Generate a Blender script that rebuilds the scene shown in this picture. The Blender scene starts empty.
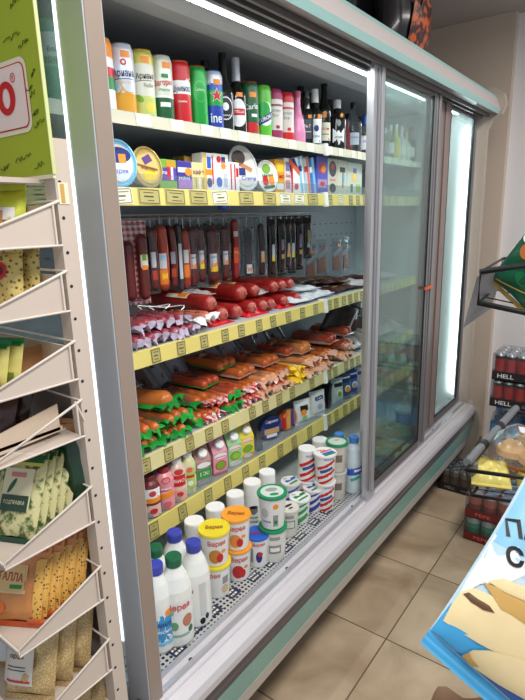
import bpy, math, random
from mathutils import Vector, Matrix
random.seed(7)
PI = math.pi
SC = bpy.context.scene
COL = SC.collection

# ------------------------------------------------------------------ camera
F, CX, CY, EYE = 527.0, 262.5, 350.0, 1.55
AX = Vector((0.8009, 0.1271, -0.5852)); AY = Vector((0.5982, -0.2118, 0.7729))
_dn = Vector((318 - CX, 2430 - CY, F)).normalized()
_y = Vector((670 - CX, 205 - CY, F)); _y = (_y - _dn * _y.dot(_dn)).normalized()
AZ = -_dn; AY = _y; AX = AY.cross(AZ)
CAM = Vector((0, 0, EYE))
def ray(u, v):
    d = Vector((u - CX, v - CY, F)); return Vector((AX.dot(d), AY.dot(d), AZ.dot(d)))
def at_z(u, v, z):
    d = ray(u, v); t = (z - EYE) / d.z; return d.x * t, d.y * t
def at_x(u, v, x):
    d = ray(u, v); t = x / d.x; return d.y * t, EYE + d.z * t
def y_on(u, x, z):
    n = ray(u, 0).cross(ray(u, 700)); return (n.z * EYE - n.x * x - n.z * z) / n.y
cam = bpy.data.cameras.new('camera'); co = bpy.data.objects.new('camera', cam); COL.objects.link(co)
cam.sensor_fit = 'HORIZONTAL'; cam.sensor_width = 36; cam.lens = 36 * F / 525; cam.clip_start = .02
m = Matrix.Identity(4)
for i, a in enumerate((AX, AY, AZ)):
    m[i][0] = a.x; m[i][1] = -a.y; m[i][2] = -a.z
m[0][3], m[1][3], m[2][3] = CAM
co.matrix_world = m; SC.camera = co

# ------------------------------------------------------------------ materials
def lin(c): return tuple(((x / 255) / 12.92 if x / 255 <= .04045 else ((x / 255 + .055) / 1.055) ** 2.4) for x in c)
MATS = {}
def mat(rgb, rough=.45, metal=0, var=.06, scale=30, trans=0, coat=0, emit=0, sheen=None):
    k = (tuple(rgb), rough, metal, var, scale, trans, coat, emit)
    if k in MATS: return MATS[k]
    m = bpy.data.materials.new('surface'); m.use_nodes = True
    nt = m.node_tree; b = nt.nodes['Principled BSDF']
    c = lin(rgb)
    if var:
        tc = nt.nodes.new('ShaderNodeTexCoord'); nz = nt.nodes.new('ShaderNodeTexNoise'); nz.inputs['Scale'].default_value = scale
        nz.inputs['Detail'].default_value = 3
        mr = nt.nodes.new('ShaderNodeMix'); mr.data_type = 'RGBA'
        mr.inputs[6].default_value = (*[x * (1 - var) for x in c], 1); mr.inputs[7].default_value = (*[min(1, x * (1 + var)) for x in c], 1)
        nt.links.new(tc.outputs['Object'], nz.inputs['Vector']); nt.links.new(nz.outputs['Fac'], mr.inputs[0]); nt.links.new(mr.outputs[2], b.inputs['Base Color'])
    else: b.inputs['Base Color'].default_value = (*c, 1)
    b.inputs['Roughness'].default_value = rough; b.inputs['Metallic'].default_value = metal
    if trans: b.inputs['Transmission Weight'].default_value = trans
    if coat: b.inputs['Coat Weight'].default_value = coat
    if emit:
        b.inputs['Emission Color'].default_value = (*c, 1); b.inputs['Emission Strength'].default_value = emit
    MATS[k] = m; return m
def glass_mat(rgb, haze, gloss, name='glass', rough=.02):
    """thin pane: see-through + mirror + a little milky haze"""
    m = bpy.data.materials.new(name); m.use_nodes = True; nt = m.node_tree; nt.nodes.clear()
    out = nt.nodes.new('ShaderNodeOutputMaterial'); tr = nt.nodes.new('ShaderNodeBsdfTransparent'); gl = nt.nodes.new('ShaderNodeBsdfGlossy')
    df = nt.nodes.new('ShaderNodeBsdfTranslucent'); d2 = nt.nodes.new('ShaderNodeBsdfDiffuse'); fr = nt.nodes.new('ShaderNodeFresnel')
    ge = nt.nodes.new('ShaderNodeNewGeometry'); io = nt.nodes.new('ShaderNodeMath'); io.operation = 'MULTIPLY_ADD'; io.inputs[1].default_value = 1 / 1.45 - 1.45; io.inputs[2].default_value = 1.45
    nt.links.new(ge.outputs['Backfacing'], io.inputs[0]); nt.links.new(io.outputs[0], fr.inputs['IOR'])
    tr.inputs['Color'].default_value = (*lin(rgb), 1); gl.inputs['Roughness'].default_value = rough
    nz = nt.nodes.new('ShaderNodeTexNoise'); nz.inputs['Scale'].default_value = 2.2
    mm = nt.nodes.new('ShaderNodeMath'); mm.operation = 'MULTIPLY'; mm.inputs[1].default_value = haze * 2
    m0 = nt.nodes.new('ShaderNodeMixShader'); m1 = nt.nodes.new('ShaderNodeMixShader'); m2 = nt.nodes.new('ShaderNodeMixShader')
    ad = nt.nodes.new('ShaderNodeMath'); ad.operation = 'MULTIPLY'; ad.inputs[1].default_value = gloss
    df.inputs['Color'].default_value = (.8, .9, .88, 1); d2.inputs['Color'].default_value = (.8, .9, .88, 1)
    L = nt.links.new
    L(df.outputs[0], m0.inputs[1]); L(d2.outputs[0], m0.inputs[2]); L(nz.outputs['Fac'], mm.inputs[0])
    L(mm.outputs[0], m1.inputs[0]); L(tr.outputs[0], m1.inputs[1]); L(m0.outputs[0], m1.inputs[2])
    L(fr.outputs[0], ad.inputs[0]); ad.use_clamp = True; L(ad.outputs[0], m2.inputs[0]); L(m1.outputs[0], m2.inputs[1]); L(gl.outputs[0], m2.inputs[2]); L(m2.outputs[0], out.inputs[0])
    return m
def pattern(rgb1, rgb2, kind, scale, rough=.4, thr=.5, metal=0):
    """two-colour printed / punched pattern"""
    m = bpy.data.materials.new(kind + '_pattern'); m.use_nodes = True; nt = m.node_tree; b = nt.nodes['Principled BSDF']; L = nt.links.new
    tc = nt.nodes.new('ShaderNodeTexCoord'); mp = nt.nodes.new('ShaderNodeMapping'); mp.inputs['Scale'].default_value = (scale,) * 3
    L(tc.outputs['Object'], mp.inputs[0])
    mx = nt.nodes.new('ShaderNodeMix'); mx.data_type = 'RGBA'; mx.inputs[6].default_value = (*lin(rgb1), 1); mx.inputs[7].default_value = (*lin(rgb2), 1)
    if kind == 'noise':
        t = nt.nodes.new('ShaderNodeTexNoise'); t.inputs['Scale'].default_value = 1; t.inputs['Detail'].default_value = 4; L(mp.outputs[0], t.inputs[0]); src = t.outputs['Fac']
        r = nt.nodes.new('ShaderNodeValToRGB'); r.color_ramp.elements[0].position = thr - .06; r.color_ramp.elements[1].position = thr + .06; L(src, r.inputs[0]); L(r.outputs[0], mx.inputs[0])
    elif kind == 'voronoi':
        t = nt.nodes.new('ShaderNodeTexVoronoi'); t.inputs['Scale'].default_value = 1; L(mp.outputs[0], t.inputs[0]); src = t.outputs['Distance']
        r = nt.nodes.new('ShaderNodeValToRGB'); r.color_ramp.elements[0].position = thr - .08; r.color_ramp.elements[1].position = thr + .08; L(src, r.inputs[0]); L(r.outputs[0], mx.inputs[0])
    elif kind == 'checker':
        sp = nt.nodes.new('ShaderNodeSeparateXYZ'); L(mp.outputs[0], sp.inputs[0]); s = []
        for ax in (0, 1, 2):
            q = nt.nodes.new('ShaderNodeMath'); q.operation = 'FRACT'; L(sp.outputs[ax], q.inputs[0])
            g = nt.nodes.new('ShaderNodeMath'); g.operation = 'GREATER_THAN'; g.inputs[1].default_value = .5; L(q.outputs[0], g.inputs[0]); s.append(g)
        a = nt.nodes.new('ShaderNodeMath'); a.operation = 'ADD'; L(s[1].outputs[0], a.inputs[0]); L(s[2].outputs[0], a.inputs[1])
        h = nt.nodes.new('ShaderNodeMath'); h.operation = 'MULTIPLY'; h.inputs[1].default_value = .5; L(a.outputs[0], h.inputs[0]); L(h.outputs[0], mx.inputs[0])
    elif kind == 'holes':
        sp = nt.nodes.new('ShaderNodeSeparateXYZ'); L(mp.outputs[0], sp.inputs[0]); sq = []
        for ax in (0, 1):
            q = nt.nodes.new('ShaderNodeMath'); q.operation = 'FRACT'; L(sp.outputs[ax], q.inputs[0])
            s = nt.nodes.new('ShaderNodeMath'); s.operation = 'SUBTRACT'; s.inputs[1].default_value = .5; L(q.outputs[0], s.inputs[0])
            p = nt.nodes.new('ShaderNodeMath'); p.operation = 'MULTIPLY'; L(s.outputs[0], p.inputs[0]); L(s.outputs[0], p.inputs[1]); sq.append(p)
        a = nt.nodes.new('ShaderNodeMath'); a.operation = 'ADD'; L(sq[0].outputs[0], a.inputs[0]); L(sq[1].outputs[0], a.inputs[1])
        g = nt.nodes.new('ShaderNodeMath'); g.operation = 'LESS_THAN'; g.inputs[1].default_value = thr; L(a.outputs[0], g.inputs[0]); L(g.outputs[0], mx.inputs[0])
    elif kind == 'stripes':
        sp = nt.nodes.new('ShaderNodeSeparateXYZ'); L(mp.outputs[0], sp.inputs[0])
        a = nt.nodes.new('ShaderNodeMath'); a.operation = 'ADD'; L(sp.outputs[1], a.inputs[0]); L(sp.outputs[2], a.inputs[1])
        q = nt.nodes.new('ShaderNodeMath'); q.operation = 'FRACT'; L(a.outputs[0], q.inputs[0])
        g = nt.nodes.new('ShaderNodeMath'); g.operation = 'GREATER_THAN'; g.inputs[1].default_value = thr; L(q.outputs[0], g.inputs[0]); L(g.outputs[0], mx.inputs[0])
    L(mx.outputs[2], b.inputs['Base Color']); b.inputs['Roughness'].default_value = rough; b.inputs['Metallic'].default_value = metal
    return m
WHITE = mat((240, 240, 238), .35, var=.02); BLACK = mat((22, 22, 24), .4); RED = mat((205, 28, 34), .35); NAVY = mat((28, 44, 120), .35)
BLUE = mat((40, 92, 190), .35); GREEN = mat((20, 135, 62), .35); ORANGE = mat((246, 148, 40), .4); YELLOW = mat((246, 206, 40), .4)
GOLD = mat((200, 160, 60), .35, .4); CREAM = mat((236, 228, 200), .45); SILVER = mat((200, 203, 208), .28, .85, var=.03); CLEAR = glass_mat((238, 242, 244), .07, 1.0, 'clear_film', .12)
PGLASS = glass_mat((225, 232, 235), .06, 1.5, 'bottle_glass', .05)

# ------------------------------------------------------------------ mesh builder
class MB:
    def __init__(s, *mats): s.v = []; s.f = []; s.mi = []; s.mats = list(mats); s.T = Matrix.Identity(4); s.sm = []
    def mid(s, m):
        if m not in s.mats: s.mats.append(m)
        return s.mats.index(m)
    def add(s, vs, fs, m, smooth=True):
        o = len(s.v); i = s.mid(m)
        for p in vs: s.v.append(tuple(s.T @ Vector(p)))
        for f in fs: s.f.append(tuple(o + k for k in f)); s.mi.append(i); s.sm.append(smooth)
        return s
    def box(s, x0, x1, y0, y1, z0, z1, m):
        vs = [(x, y, z) for x in (x0, x1) for y in (y0, y1) for z in (z0, z1)]
        return s.add(vs, [(0, 1, 3, 2), (4, 6, 7, 5), (0, 4, 5, 1), (2, 3, 7, 6), (0, 2, 6, 4), (1, 5, 7, 3)], m, False)
    def lathe(s, prof, mats, seg=24, cap=True, sq=0):
        """prof: (r, z) bottom to top; mats: one material or one per span; sq>0 squares the section"""
        n = len(prof)
        def pt(r, z, k):
            a = 2 * PI * k / seg; c, d = math.cos(a), math.sin(a)
            q = 1
            if sq: q = min(1 / max(abs(c), abs(d)), 1.32); q = 1 + (q - 1) * sq
            return (r * c * q, r * d * q, z)
        vs = [pt(r, z, k) for r, z in prof for k in range(seg)]
        for i in range(n - 1):
            mm = mats[i] if isinstance(mats, (list, tuple)) else mats
            pv = vs[i * seg:(i + 2) * seg]
            s.add(pv, [(k, (k + 1) % seg, seg + (k + 1) % seg, seg + k) for k in range(seg)], mm)
        if cap:
            mf = mats[0] if isinstance(mats, (list, tuple)) else mats; ml = mats[-1] if isinstance(mats, (list, tuple)) else mats
            if prof[0][0] > 1e-4: s.add(vs[:seg], [tuple(reversed(range(seg)))], mf, False)
            if prof[-1][0] > 1e-4: s.add(vs[-seg:], [tuple(range(seg))], ml, False)
        return s
    def tube(s, pts, r, m, seg=8, closed=False, flat=1):
        pts = [Vector(p) for p in pts]; n = len(pts); rr = r if isinstance(r, (list, tuple)) else [r] * n
        vs = []; up = None
        for i, p in enumerate(pts):
            a = pts[(i - 1) % n] if closed or i else p; b = pts[(i + 1) % n] if closed or i < n - 1 else p
            t = (b - a).normalized()
            if up is None or abs(up.dot(t)) > .98: up = Vector((0, 0, 1)) if abs(t.z) < .9 else Vector((1, 0, 0))
            u = (up - t * up.dot(t)).normalized(); w = t.cross(u); up = u
            for k in range(seg):
                an = 2 * PI * k / seg; vs.append(p + u * (rr[i] * math.cos(an) * flat) + w * (rr[i] * math.sin(an)))
        fs = [(i * seg + k, i * seg + (k + 1) % seg, ((i + 1) % n) * seg + (k + 1) % seg, ((i + 1) % n) * seg + k) for i in range(n if closed else n - 1) for k in range(seg)]
        s.add(vs, fs, m)
        if not closed: s.add(vs[:seg], [tuple(reversed(range(seg)))], m, False); s.add(vs[-seg:], [tuple(range(seg))], m, False)
        return s
    def prism(s, prof, y0, y1, mats):
        """closed (x,z) outline extruded along y; mats single or per edge, last = ends"""
        n = len(prof); ms = mats if isinstance(mats, (list, tuple)) else [mats] * (n + 1)
        for i in range(n):
            (a, b), (c, d) = prof[i], prof[(i + 1) % n]
            s.add([(a, y0, b), (c, y0, d), (c, y1, d), (a, y1, b)], [(0, 1, 2, 3)], ms[i], False)
        s.add([(a, y0, b) for a, b in prof], [tuple(reversed(range(n)))], ms[-1], False); s.add([(a, y1, b) for a, b in prof], [tuple(range(n))], ms[-1], False)
        return s
    def pillow(s, w, h, t, m, n=10, seal=.008, wr=.12, seed=0, m2=None, seal_m=None):
        """bag in the local (y, z) plane, bulging along x; z from 0 to h"""
        rnd = random.Random(seed); ph = [rnd.uniform(0, 6) for _ in range(4)]
        for side in (1, -1):
            vs = []
            for i in range(n + 1):
                for k in range(n + 1):
                    a = -1 + 2 * i / n; b = -1 + 2 * k / n
                    q = (max(0, 1 - abs(a) ** 3) ** .5) * (max(0, 1 - abs(b) ** 3.5) ** .5)
                    q *= 1 + wr * (math.sin(a * 7 + ph[0] + b * 3) + math.sin(b * 9 + ph[1] - a * 4)) * .5
                    pin = 1 - .05 * (1 - abs(a)) * abs(b) ** 4
                    vs.append((side * t / 2 * q, a * w / 2 * (1 - .06 * (1 - abs(b)) * 0), h / 2 + b * (h / 2 - seal) * pin))
            fs = [(i * (n + 1) + k, (i + 1) * (n + 1) + k, (i + 1) * (n + 1) + k + 1, i * (n + 1) + k + 1) for i in range(n) for k in range(n)]
            if side < 0: fs = [tuple(reversed(f)) for f in fs]
            s.add(vs, fs, m if side > 0 or not m2 else m2)
        for z0, z1 in ((0, seal * 1.15), (h - seal * 1.15, h)): s.box(-.0012, .0012, -w / 2, w / 2, z0, z1, seal_m or m)
        return s
    def decal(s, pts, fm, m, lift=.0006, rings=3):
        """star-shaped 2-D outline mapped on a surface by fm(u, v, lift)"""
        cx = sum(p[0] for p in pts) / len(pts); cy = sum(p[1] for p in pts) / len(pts); n = len(pts)
        vs = [fm(cx, cy, lift)]
        for r in range(1, rings + 1):
            q = r / rings
            vs += [fm(cx + (p[0] - cx) * q, cy + (p[1] - cy) * q, lift) for p in pts]
        fs = [(0, 1 + k, 1 + (k + 1) % n) for k in range(n)]
        for r in range(rings - 1):
            a = 1 + r * n; fs += [(a + k, a + n + k, a + n + (k + 1) % n, a + (k + 1) % n) for k in range(n)]
        return s.add(vs, fs, m)
    def text(s, txt, size, fm, m, cx=0, cy=0, lift=.0011, rot=0, width=None, off=.012):
        vs, fs = text_mesh(txt, off); mx = max(v[0] for v in vs) if vs else 1
        k = size if width is None else width / max(mx * 2, .01)
        ky = size
        c, d = math.cos(rot), math.sin(rot)
        return s.add([fm(cx + k * a * c - ky * b * d, cy + k * a * d + ky * b * c, lift) for a, b in vs], fs, m, False)
    def build(s, name, parent=None, bevel=0, seg=2):
        me = bpy.data.meshes.new(name); me.from_pydata(s.v, [], s.f)
        for q in s.mats: me.materials.append(q)
        me.polygons.foreach_set('material_index', s.mi); me.polygons.foreach_set('use_smooth', s.sm); me.update()
        o = bpy.data.objects.new(name, me); COL.objects.link(o)
        if parent: o.parent = parent
        if bevel:
            b = o.modifiers.new('bevel', 'BEVEL'); b.width = bevel; b.segments = seg; b.limit_method = 'ANGLE'; b.angle_limit = .6
        return o
_TX = {}
def text_mesh(txt, off=.012):
    key = (txt, off)
    if key in _TX: return _TX[key]
    cu = bpy.data.curves.new('t', 'FONT'); cu.body = txt; cu.align_x = 'CENTER'; cu.align_y = 'CENTER'; cu.resolution_u = 3; cu.offset = off
    o = bpy.data.objects.new('t', cu); me = o.to_mesh()
    vs = [(v.co.x, v.co.y) for v in me.vertices]; fs = [tuple(p.vertices) for p in me.polygons]
    o.to_mesh_clear(); bpy.data.objects.remove(o); bpy.data.curves.remove(cu)
    _TX[key] = (vs, fs); return vs, fs
def ell(w, h, cx=0, cy=0, n=20, rot=0):
    o = []
    for k in range(n):
        a = 2 * PI * k / n; x, y = w / 2 * math.cos(a), h / 2 * math.sin(a); o.append((cx + x * math.cos(rot) - y * math.sin(rot), cy + x * math.sin(rot) + y * math.cos(rot)))
    return o
def rec(w, h, cx=0, cy=0, rot=0, n=4):
    p = []
    c = [(-w / 2, -h / 2), (w / 2, -h / 2), (w / 2, h / 2), (-w / 2, h / 2)]
    for i in range(4):
        a, b = c[i], c[(i + 1) % 4]
        for k in range(n): p.append((a[0] + (b[0] - a[0]) * k / n, a[1] + (b[1] - a[1]) * k / n))
    return [(cx + x * math.cos(rot) - y * math.sin(rot), cy + x * math.sin(rot) + y * math.cos(rot)) for x, y in p]
def star(r, n=5, cx=0, cy=0, q=.42): return [(cx + (r if k % 2 == 0 else r * q) * math.sin(PI * k / n), cy + (r if k % 2 == 0 else r * q) * math.cos(PI * k / n)) for k in range(2 * n)]
def cyl(r, z0=0):
    """map on a cylinder / cone r(z) seen from local +x"""
    rf = r if callable(r) else (lambda z: r)
    def fm(u, v, l):
        R = rf(z0 + v) + l; a = u / rf(z0 + v); return (R * math.cos(a), R * math.sin(a), z0 + v)
    return fm
def flat(x=0, z0=0, y0=0): return lambda u, v, l: (x + l, y0 + u, z0 + v)
def top(z, cx=0, cy=0): return lambda u, v, l: (cx - v, cy + u, z + l)   # read from +x

# ------------------------------------------------------------------ things
def tag(o, label, cat, group=None, kind=None):
    if label: o['label'] = label
    if cat: o['category'] = cat
    if group: o['group'] = group
    if kind: o['kind'] = kind
    return o
def thing(name, label, cat, loc, rz=0, group=None, rx=0, ry=0):
    o = bpy.data.objects.new(name, None); COL.objects.link(o); o.empty_display_size = .02
    o.location = loc; o.rotation_euler = (rx, ry, rz); return tag(o, label, cat, group)
def struct(name, mb):
    o = mb.build(name); o['kind'] = 'structure'; return o
def face(x, y, k=.8): return math.atan2(-y, -x) * k
def copy_thing(src, loc, rz, label, group=None):
    r = src.copy(); COL.objects.link(r); r.location = loc; r.rotation_euler = (r.rotation_euler.x, r.rotation_euler.y, rz); tag(r, label, None, group)
    for ch in src.children:
        c = ch.copy(); COL.objects.link(c); c.parent = r
        for g in ch.children:
            d = g.copy(); COL.objects.link(d); d.parent = c
    return r
ORD = ['first', 'second', 'third', 'fourth', 'fifth', 'sixth', 'seventh', 'eighth', 'ninth', 'tenth', 'eleventh', 'twelfth', 'thirteenth', 'fourteenth', 'fifteenth', 'sixteenth', 'seventeenth', 'eighteenth']

# ================================================================== SETTING
def tile_mat():
    m = bpy.data.materials.new('floor_tiles'); m.use_nodes = True; nt = m.node_tree; b = nt.nodes['Principled BSDF']; L = nt.links.new
    tc = nt.nodes.new('ShaderNodeTexCoord'); sp = nt.nodes.new('ShaderNodeSeparateXYZ'); L(tc.outputs['Object'], sp.inputs[0])
    ds = []; ids = []
    for ax, off in ((0, -.648), (1, 1.578)):
        a = nt.nodes.new('ShaderNodeMath'); a.operation = 'SUBTRACT'; a.inputs[1].default_value = off - 4.55; L(sp.outputs[ax], a.inputs[0])
        d = nt.nodes.new('ShaderNodeMath'); d.operation = 'DIVIDE'; d.inputs[1].default_value = .455; L(a.outputs[0], d.inputs[0])
        f = nt.nodes.new('ShaderNodeMath'); f.operation = 'FRACT'; L(d.outputs[0], f.inputs[0])
        fl = nt.nodes.new('ShaderNodeMath'); fl.operation = 'FLOOR'; L(d.outputs[0], fl.inputs[0]); ids.append(fl)
        p = nt.nodes.new('ShaderNodeMath'); p.operation = 'PINGPONG'; p.inputs[1].default_value = .5; L(f.outputs[0], p.inputs[0]); ds.append(p)
    mn = nt.nodes.new('ShaderNodeMath'); mn.operation = 'MINIMUM'; L(ds[0].outputs[0], mn.inputs[0]); L(ds[1].outputs[0], mn.inputs[1])
    g = nt.nodes.new('ShaderNodeMath'); g.operation = 'LESS_THAN'; g.inputs[1].default_value = .0055; L(mn.outputs[0], g.inputs[0])
    n1 = nt.nodes.new('ShaderNodeTexNoise'); n1.inputs['Scale'].default_value = 4; n1.inputs['Detail'].default_value = 8; n1.inputs['Distortion'].default_value = .6
    cb = nt.nodes.new('ShaderNodeCombineXYZ'); L(ids[0].outputs[0], cb.inputs[0]); L(ids[1].outputs[0], cb.inputs[1])
    va = nt.nodes.new('ShaderNodeVectorMath'); va.operation = 'MULTIPLY_ADD'; va.inputs[1].default_value = (3.7, 3.7, 3.7); L(cb.outputs[0], va.inputs[0]); L(tc.outputs['Object'], va.inputs[2]); L(va.outputs[0], n1.inputs[0])
    r = nt.nodes.new('ShaderNodeValToRGB'); e = r.color_ramp.elements; e[0].position = .34; e[0].color = (*lin((172, 148, 120)), 1); e[1].position = .68; e[1].color = (*lin((216, 194, 164)), 1)
    L(n1.outputs['Fac'], r.inputs[0])
    mx = nt.nodes.new('ShaderNodeMix'); mx.data_type = 'RGBA'; L(g.outputs[0], mx.inputs[0]); L(r.outputs[0], mx.inputs[6]); mx.inputs[7].default_value = (*lin((104, 88, 70)), 1)
    L(mx.outputs[2], b.inputs['Base Color']); b.inputs['Roughness'].default_value = .42
    return m
struct('floor', MB().box(-2.2, 1.2, -.6, 3.9, -.05, 0, tile_mat()))
WB = mat((214, 198, 182), .8, var=.03, scale=3); WW = mat((236, 234, 236), .8, var=.02, scale=3)
struct('wall_far', MB().box(-2.2, -.815, 3.5, 3.9, 0, 2.62, WB))
struct('wall_right_far', MB().box(-.815, 1.2, 3.56, 3.9, 0, 2.62, WW))
struct('wall_left', MB().box(-2.2, -1.66, -.6, 3.5, 0, 2.62, mat((150, 142, 138), .8, var=.03, scale=3)))
struct('ceiling', MB().box(-2.2, 1.2, -.6, 3.9, 2.62, 2.7, mat((176, 168, 164), .85, var=.02, scale=3)))
struct('baseboard_far', MB().box(-1.5, -.815, 3.488, 3.5, 0, .08, mat((150, 130, 108), .5)))

# ================================================================== FRIDGE
ALU = mat((186, 188, 194), .32, .55, var=.02); ALU2 = mat((150, 148, 150), .35, .6, var=.03); PLA = mat((206, 202, 206), .38, .15, var=0)
DARK = mat((52, 50, 52), .45); TEAL = mat((136, 190, 184), .3, .1, var=.03); INN = mat((214, 222, 224), .45, .05, var=.02); DPL = mat((104, 98, 96), .4, .2)
ENDC = mat((176, 164, 150), .45, var=.02); GASK = mat((28, 28, 30), .6); TRK = mat((120, 118, 120), .35, .5)
DGL = glass_mat((230, 241, 239), .05, 1.25, 'door_glass', .015); EGL = glass_mat((205, 214, 216), .03, 1.0, 'end_glass', .02)
Y0, Y1 = .60, 3.0
fr = thing('display_refrigerator', 'long silver open-front display refrigerator with sliding glass doors along the left wall', 'refrigerator', (-1.2, Y0, 0))
def fp(name, mb, par=None, bevel=0, lab=None):
    """a part of the refrigerator; geometry given in world coordinates"""
    o = mb.build(name, par or fr, bevel)
    if not par: o.matrix_parent_inverse = Matrix.Translation((1.2, -Y0, 0))
    if lab: o['label'] = lab
    return o
PERF = mat((160, 168, 172), .5, .05, var=.02)
bk = MB().box(-1.6, -1.5, Y0, Y1, .1, 2.1, PERF)
fp('back_panel', bk)
sl = MB()
for zz in (1.50, 1.44, 1.38):
    yy = Y0 + .06
    while yy < Y1 - .08: sl.box(-1.502, -1.4985, yy, yy + .018, zz, zz + .005, DARK); yy += .06
fp('air_slots', sl)
fp('upper_back_shade', MB().box(-1.4985, -1.494, Y0 + .02, Y1 - .05, 1.63, 2.07, mat((92, 94, 98), .5)))  # added dark sheet: shade on the upper back wall put into its colour
fp('base_cabinet', MB().prism([(-1.6, 0), (-.99, 0), (-.99, .19), (-.79, .235), (-.80, .44), (-1.0, .465), (-1.5, .465), (-1.6, .465)], Y0 + .02, Y1 - .01, DPL))
bumper_prof = [(-.845, .472), (-.845, .478), (-.80, .478), (-.793, .472), (-.789, .473), (-.782, .477), (-.768, .4745), (-.754, .464), (-.746, .448), (-.745, .43), (-.765, .425), (-.80, .425), (-.80, .46)]
fp('bumper', MB().prism(bumper_prof, Y0, Y1 - .01, PLA), bevel=.002)
fp('dark_trim', MB().prism([(-.757, .428), (-.749, .426), (-.747, .415), (-.752, .408), (-.748, .40), (-.7465, .388), (-.77, .386), (-.79, .425)], Y0, Y1 - .01, mat((108, 100, 98), .3, .5)))
fp('teal_strip', MB().prism([(-.768, .386), (-.7463, .386), (-.770, .279), (-.79, .279)], Y0, Y1 - .01, TEAL), lab='teal front strip')
fp('lower_trim', MB().prism([(-.785, .279), (-.769, .279), (-.774, .234), (-.785, .232)], Y0, Y1 - .01, mat((196, 190, 182), .4, .1)))
sc = MB()
for yy in (.75, 1.18, 1.62, 2.05, 2.5): sc.T = Matrix.Translation((-.818, yy, .478)); sc.lathe([(.006, 0), (.006, .0015), (.003, .002)], DARK, 10)
fp('screws', sc)
GR = pattern((196, 198, 198), (30, 30, 34), 'holes', 72, .35, .1, .2)
fp('air_grille', MB().box(-.965, -.845, Y0 + .02, Y1 - .05, .466, .4745, GR), lab='perforated grey grille along the front of the lowest deck')
fp('bottom_deck', MB().box(-1.5, -.965, Y0 + .02, Y1 - .05, .462, .4738, mat((205, 208, 206), .4, .1)))
# top
beam = [(-.80, 2.03), (-.775, 2.018), (-.745, 2.016), (-.737, 2.037), (-.755, 2.088), (-.765, 2.105), (-.80, 2.13), (-.83, 2.13), (-.83, 2.03)]
TEB = mat((158, 200, 195), .35, .1, var=.02)
BE = mat((206, 198, 196), .35, .25, var=.015)
fp('top_beam', MB().prism(beam, Y0 - .02, Y1, [ALU2, ALU2, TEB, BE, TEB, ALU, ALU, ALU, ALU, BE]))
fp('roof_panel', MB().box(-1.6, -.82, Y0, Y1, 2.085, 2.125, mat((150, 150, 152), .5)))
cn = MB().box(-1.5, -.86, Y0 + .02, Y1 - .03, 2.07, 2.086, mat((150, 152, 156), .5)); cn.prism([(-1.02, 2.036), (-.952, 2.05), (-.952, 2.07), (-1.13, 2.07), (-1.11, 2.05)], Y0 + .02, Y1 - .03, mat((178, 180, 184), .5))
fp('canopy', cn)
tk = MB()
for a, b, c_ in ((-.825, -.815, TRK), (-.795, -.785, DPL), (-.86, -.85, TRK)): tk.box(a, b, Y0 + .02, Y1 - .02, 2.006, 2.03, c_)
tk.box(-.865, -.785, Y0 + .02, Y1 - .02, 2.03, 2.05, TRK)
fp('door_track', tk)
bt = MB()
for a, b in ((-.845, -.835), (-.812, -.80)): bt.box(a, b, Y0 + .04, Y1 - .02, .476, .487, ALU)
fp('bottom_track', bt)
LED = mat((238, 246, 255), .5, emit=16, var=0)
lt = fp('light_strip', MB().box(-.936, -.926, Y0 + .04, Y1 - .06, 2.030, 2.034, LED), lab='glowing white light strip under the canopy')
fp('light_housing', MB().box(-.948, -.915, Y0 + .03, Y1 - .05, 2.034, 2.056, ALU))
# ends
endp = [(-1.6, 0), (-.86, 0), (-.83, .06), (-.80, .11), (-.755, .18), (-.722, .26), (-.715, .34), (-.73, .42), (-.765, .475), (-.79, .49), (-.795, 1.95), (-.775, 1.985), (-.73, 2.015), (-.712, 2.06), (-.725, 2.11), (-.77, 2.145), (-.82, 2.155), (-1.6, 2.155)]
e2 = fp('end_panel', MB().prism(endp, Y1 - .01, Y1 + .03, ENDC), bevel=.006, lab='rounded beige far end panel')
ei = MB().box(-1.5, -.852, Y1 - .05, Y1 - .012, .47, 2.06, mat((226, 236, 236), .4, var=.01))
fp('end_lining', ei)
fp('end_light', MB().box(-.868, -.846, Y1 - .062, Y1 - .05, .53, 1.93, mat((238, 246, 255), .5, emit=2.4, var=0)), lab='glowing vertical light inside the far end')
# near end: solid front post, glazed side
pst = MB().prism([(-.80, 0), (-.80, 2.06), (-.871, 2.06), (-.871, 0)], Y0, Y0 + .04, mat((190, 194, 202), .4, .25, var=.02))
pst.box(-.80, -.7985, Y0 + .003, Y0 + .038, .40, 2.05, mat((156, 140, 128), .4, .1, var=.02))  # brown front strip: the floor's reflection on the grey post painted as colour
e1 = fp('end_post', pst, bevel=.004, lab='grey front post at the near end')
fp('end_glass', MB().box(-1.48, -.888, Y0 + .006, Y0 + .014, .48, 2.05, EGL))
fp('end_frame', MB().box(-1.6, -1.48, Y0, Y0 + .03, 0, 2.1, ALU).box(-1.48, -.888, Y0, Y0 + .03, 0, .48, PLA).box(-1.48, -.888, Y0, Y0 + .03, 2.05, 2.1, PLA))
fp('side_light', MB().box(-.878, -.8715, Y0 - .002, Y0 + .012, .62, 2.0, mat((238, 246, 255), .5, emit=1.5, var=0)), lab='thin glowing light strip on the near post')
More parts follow.
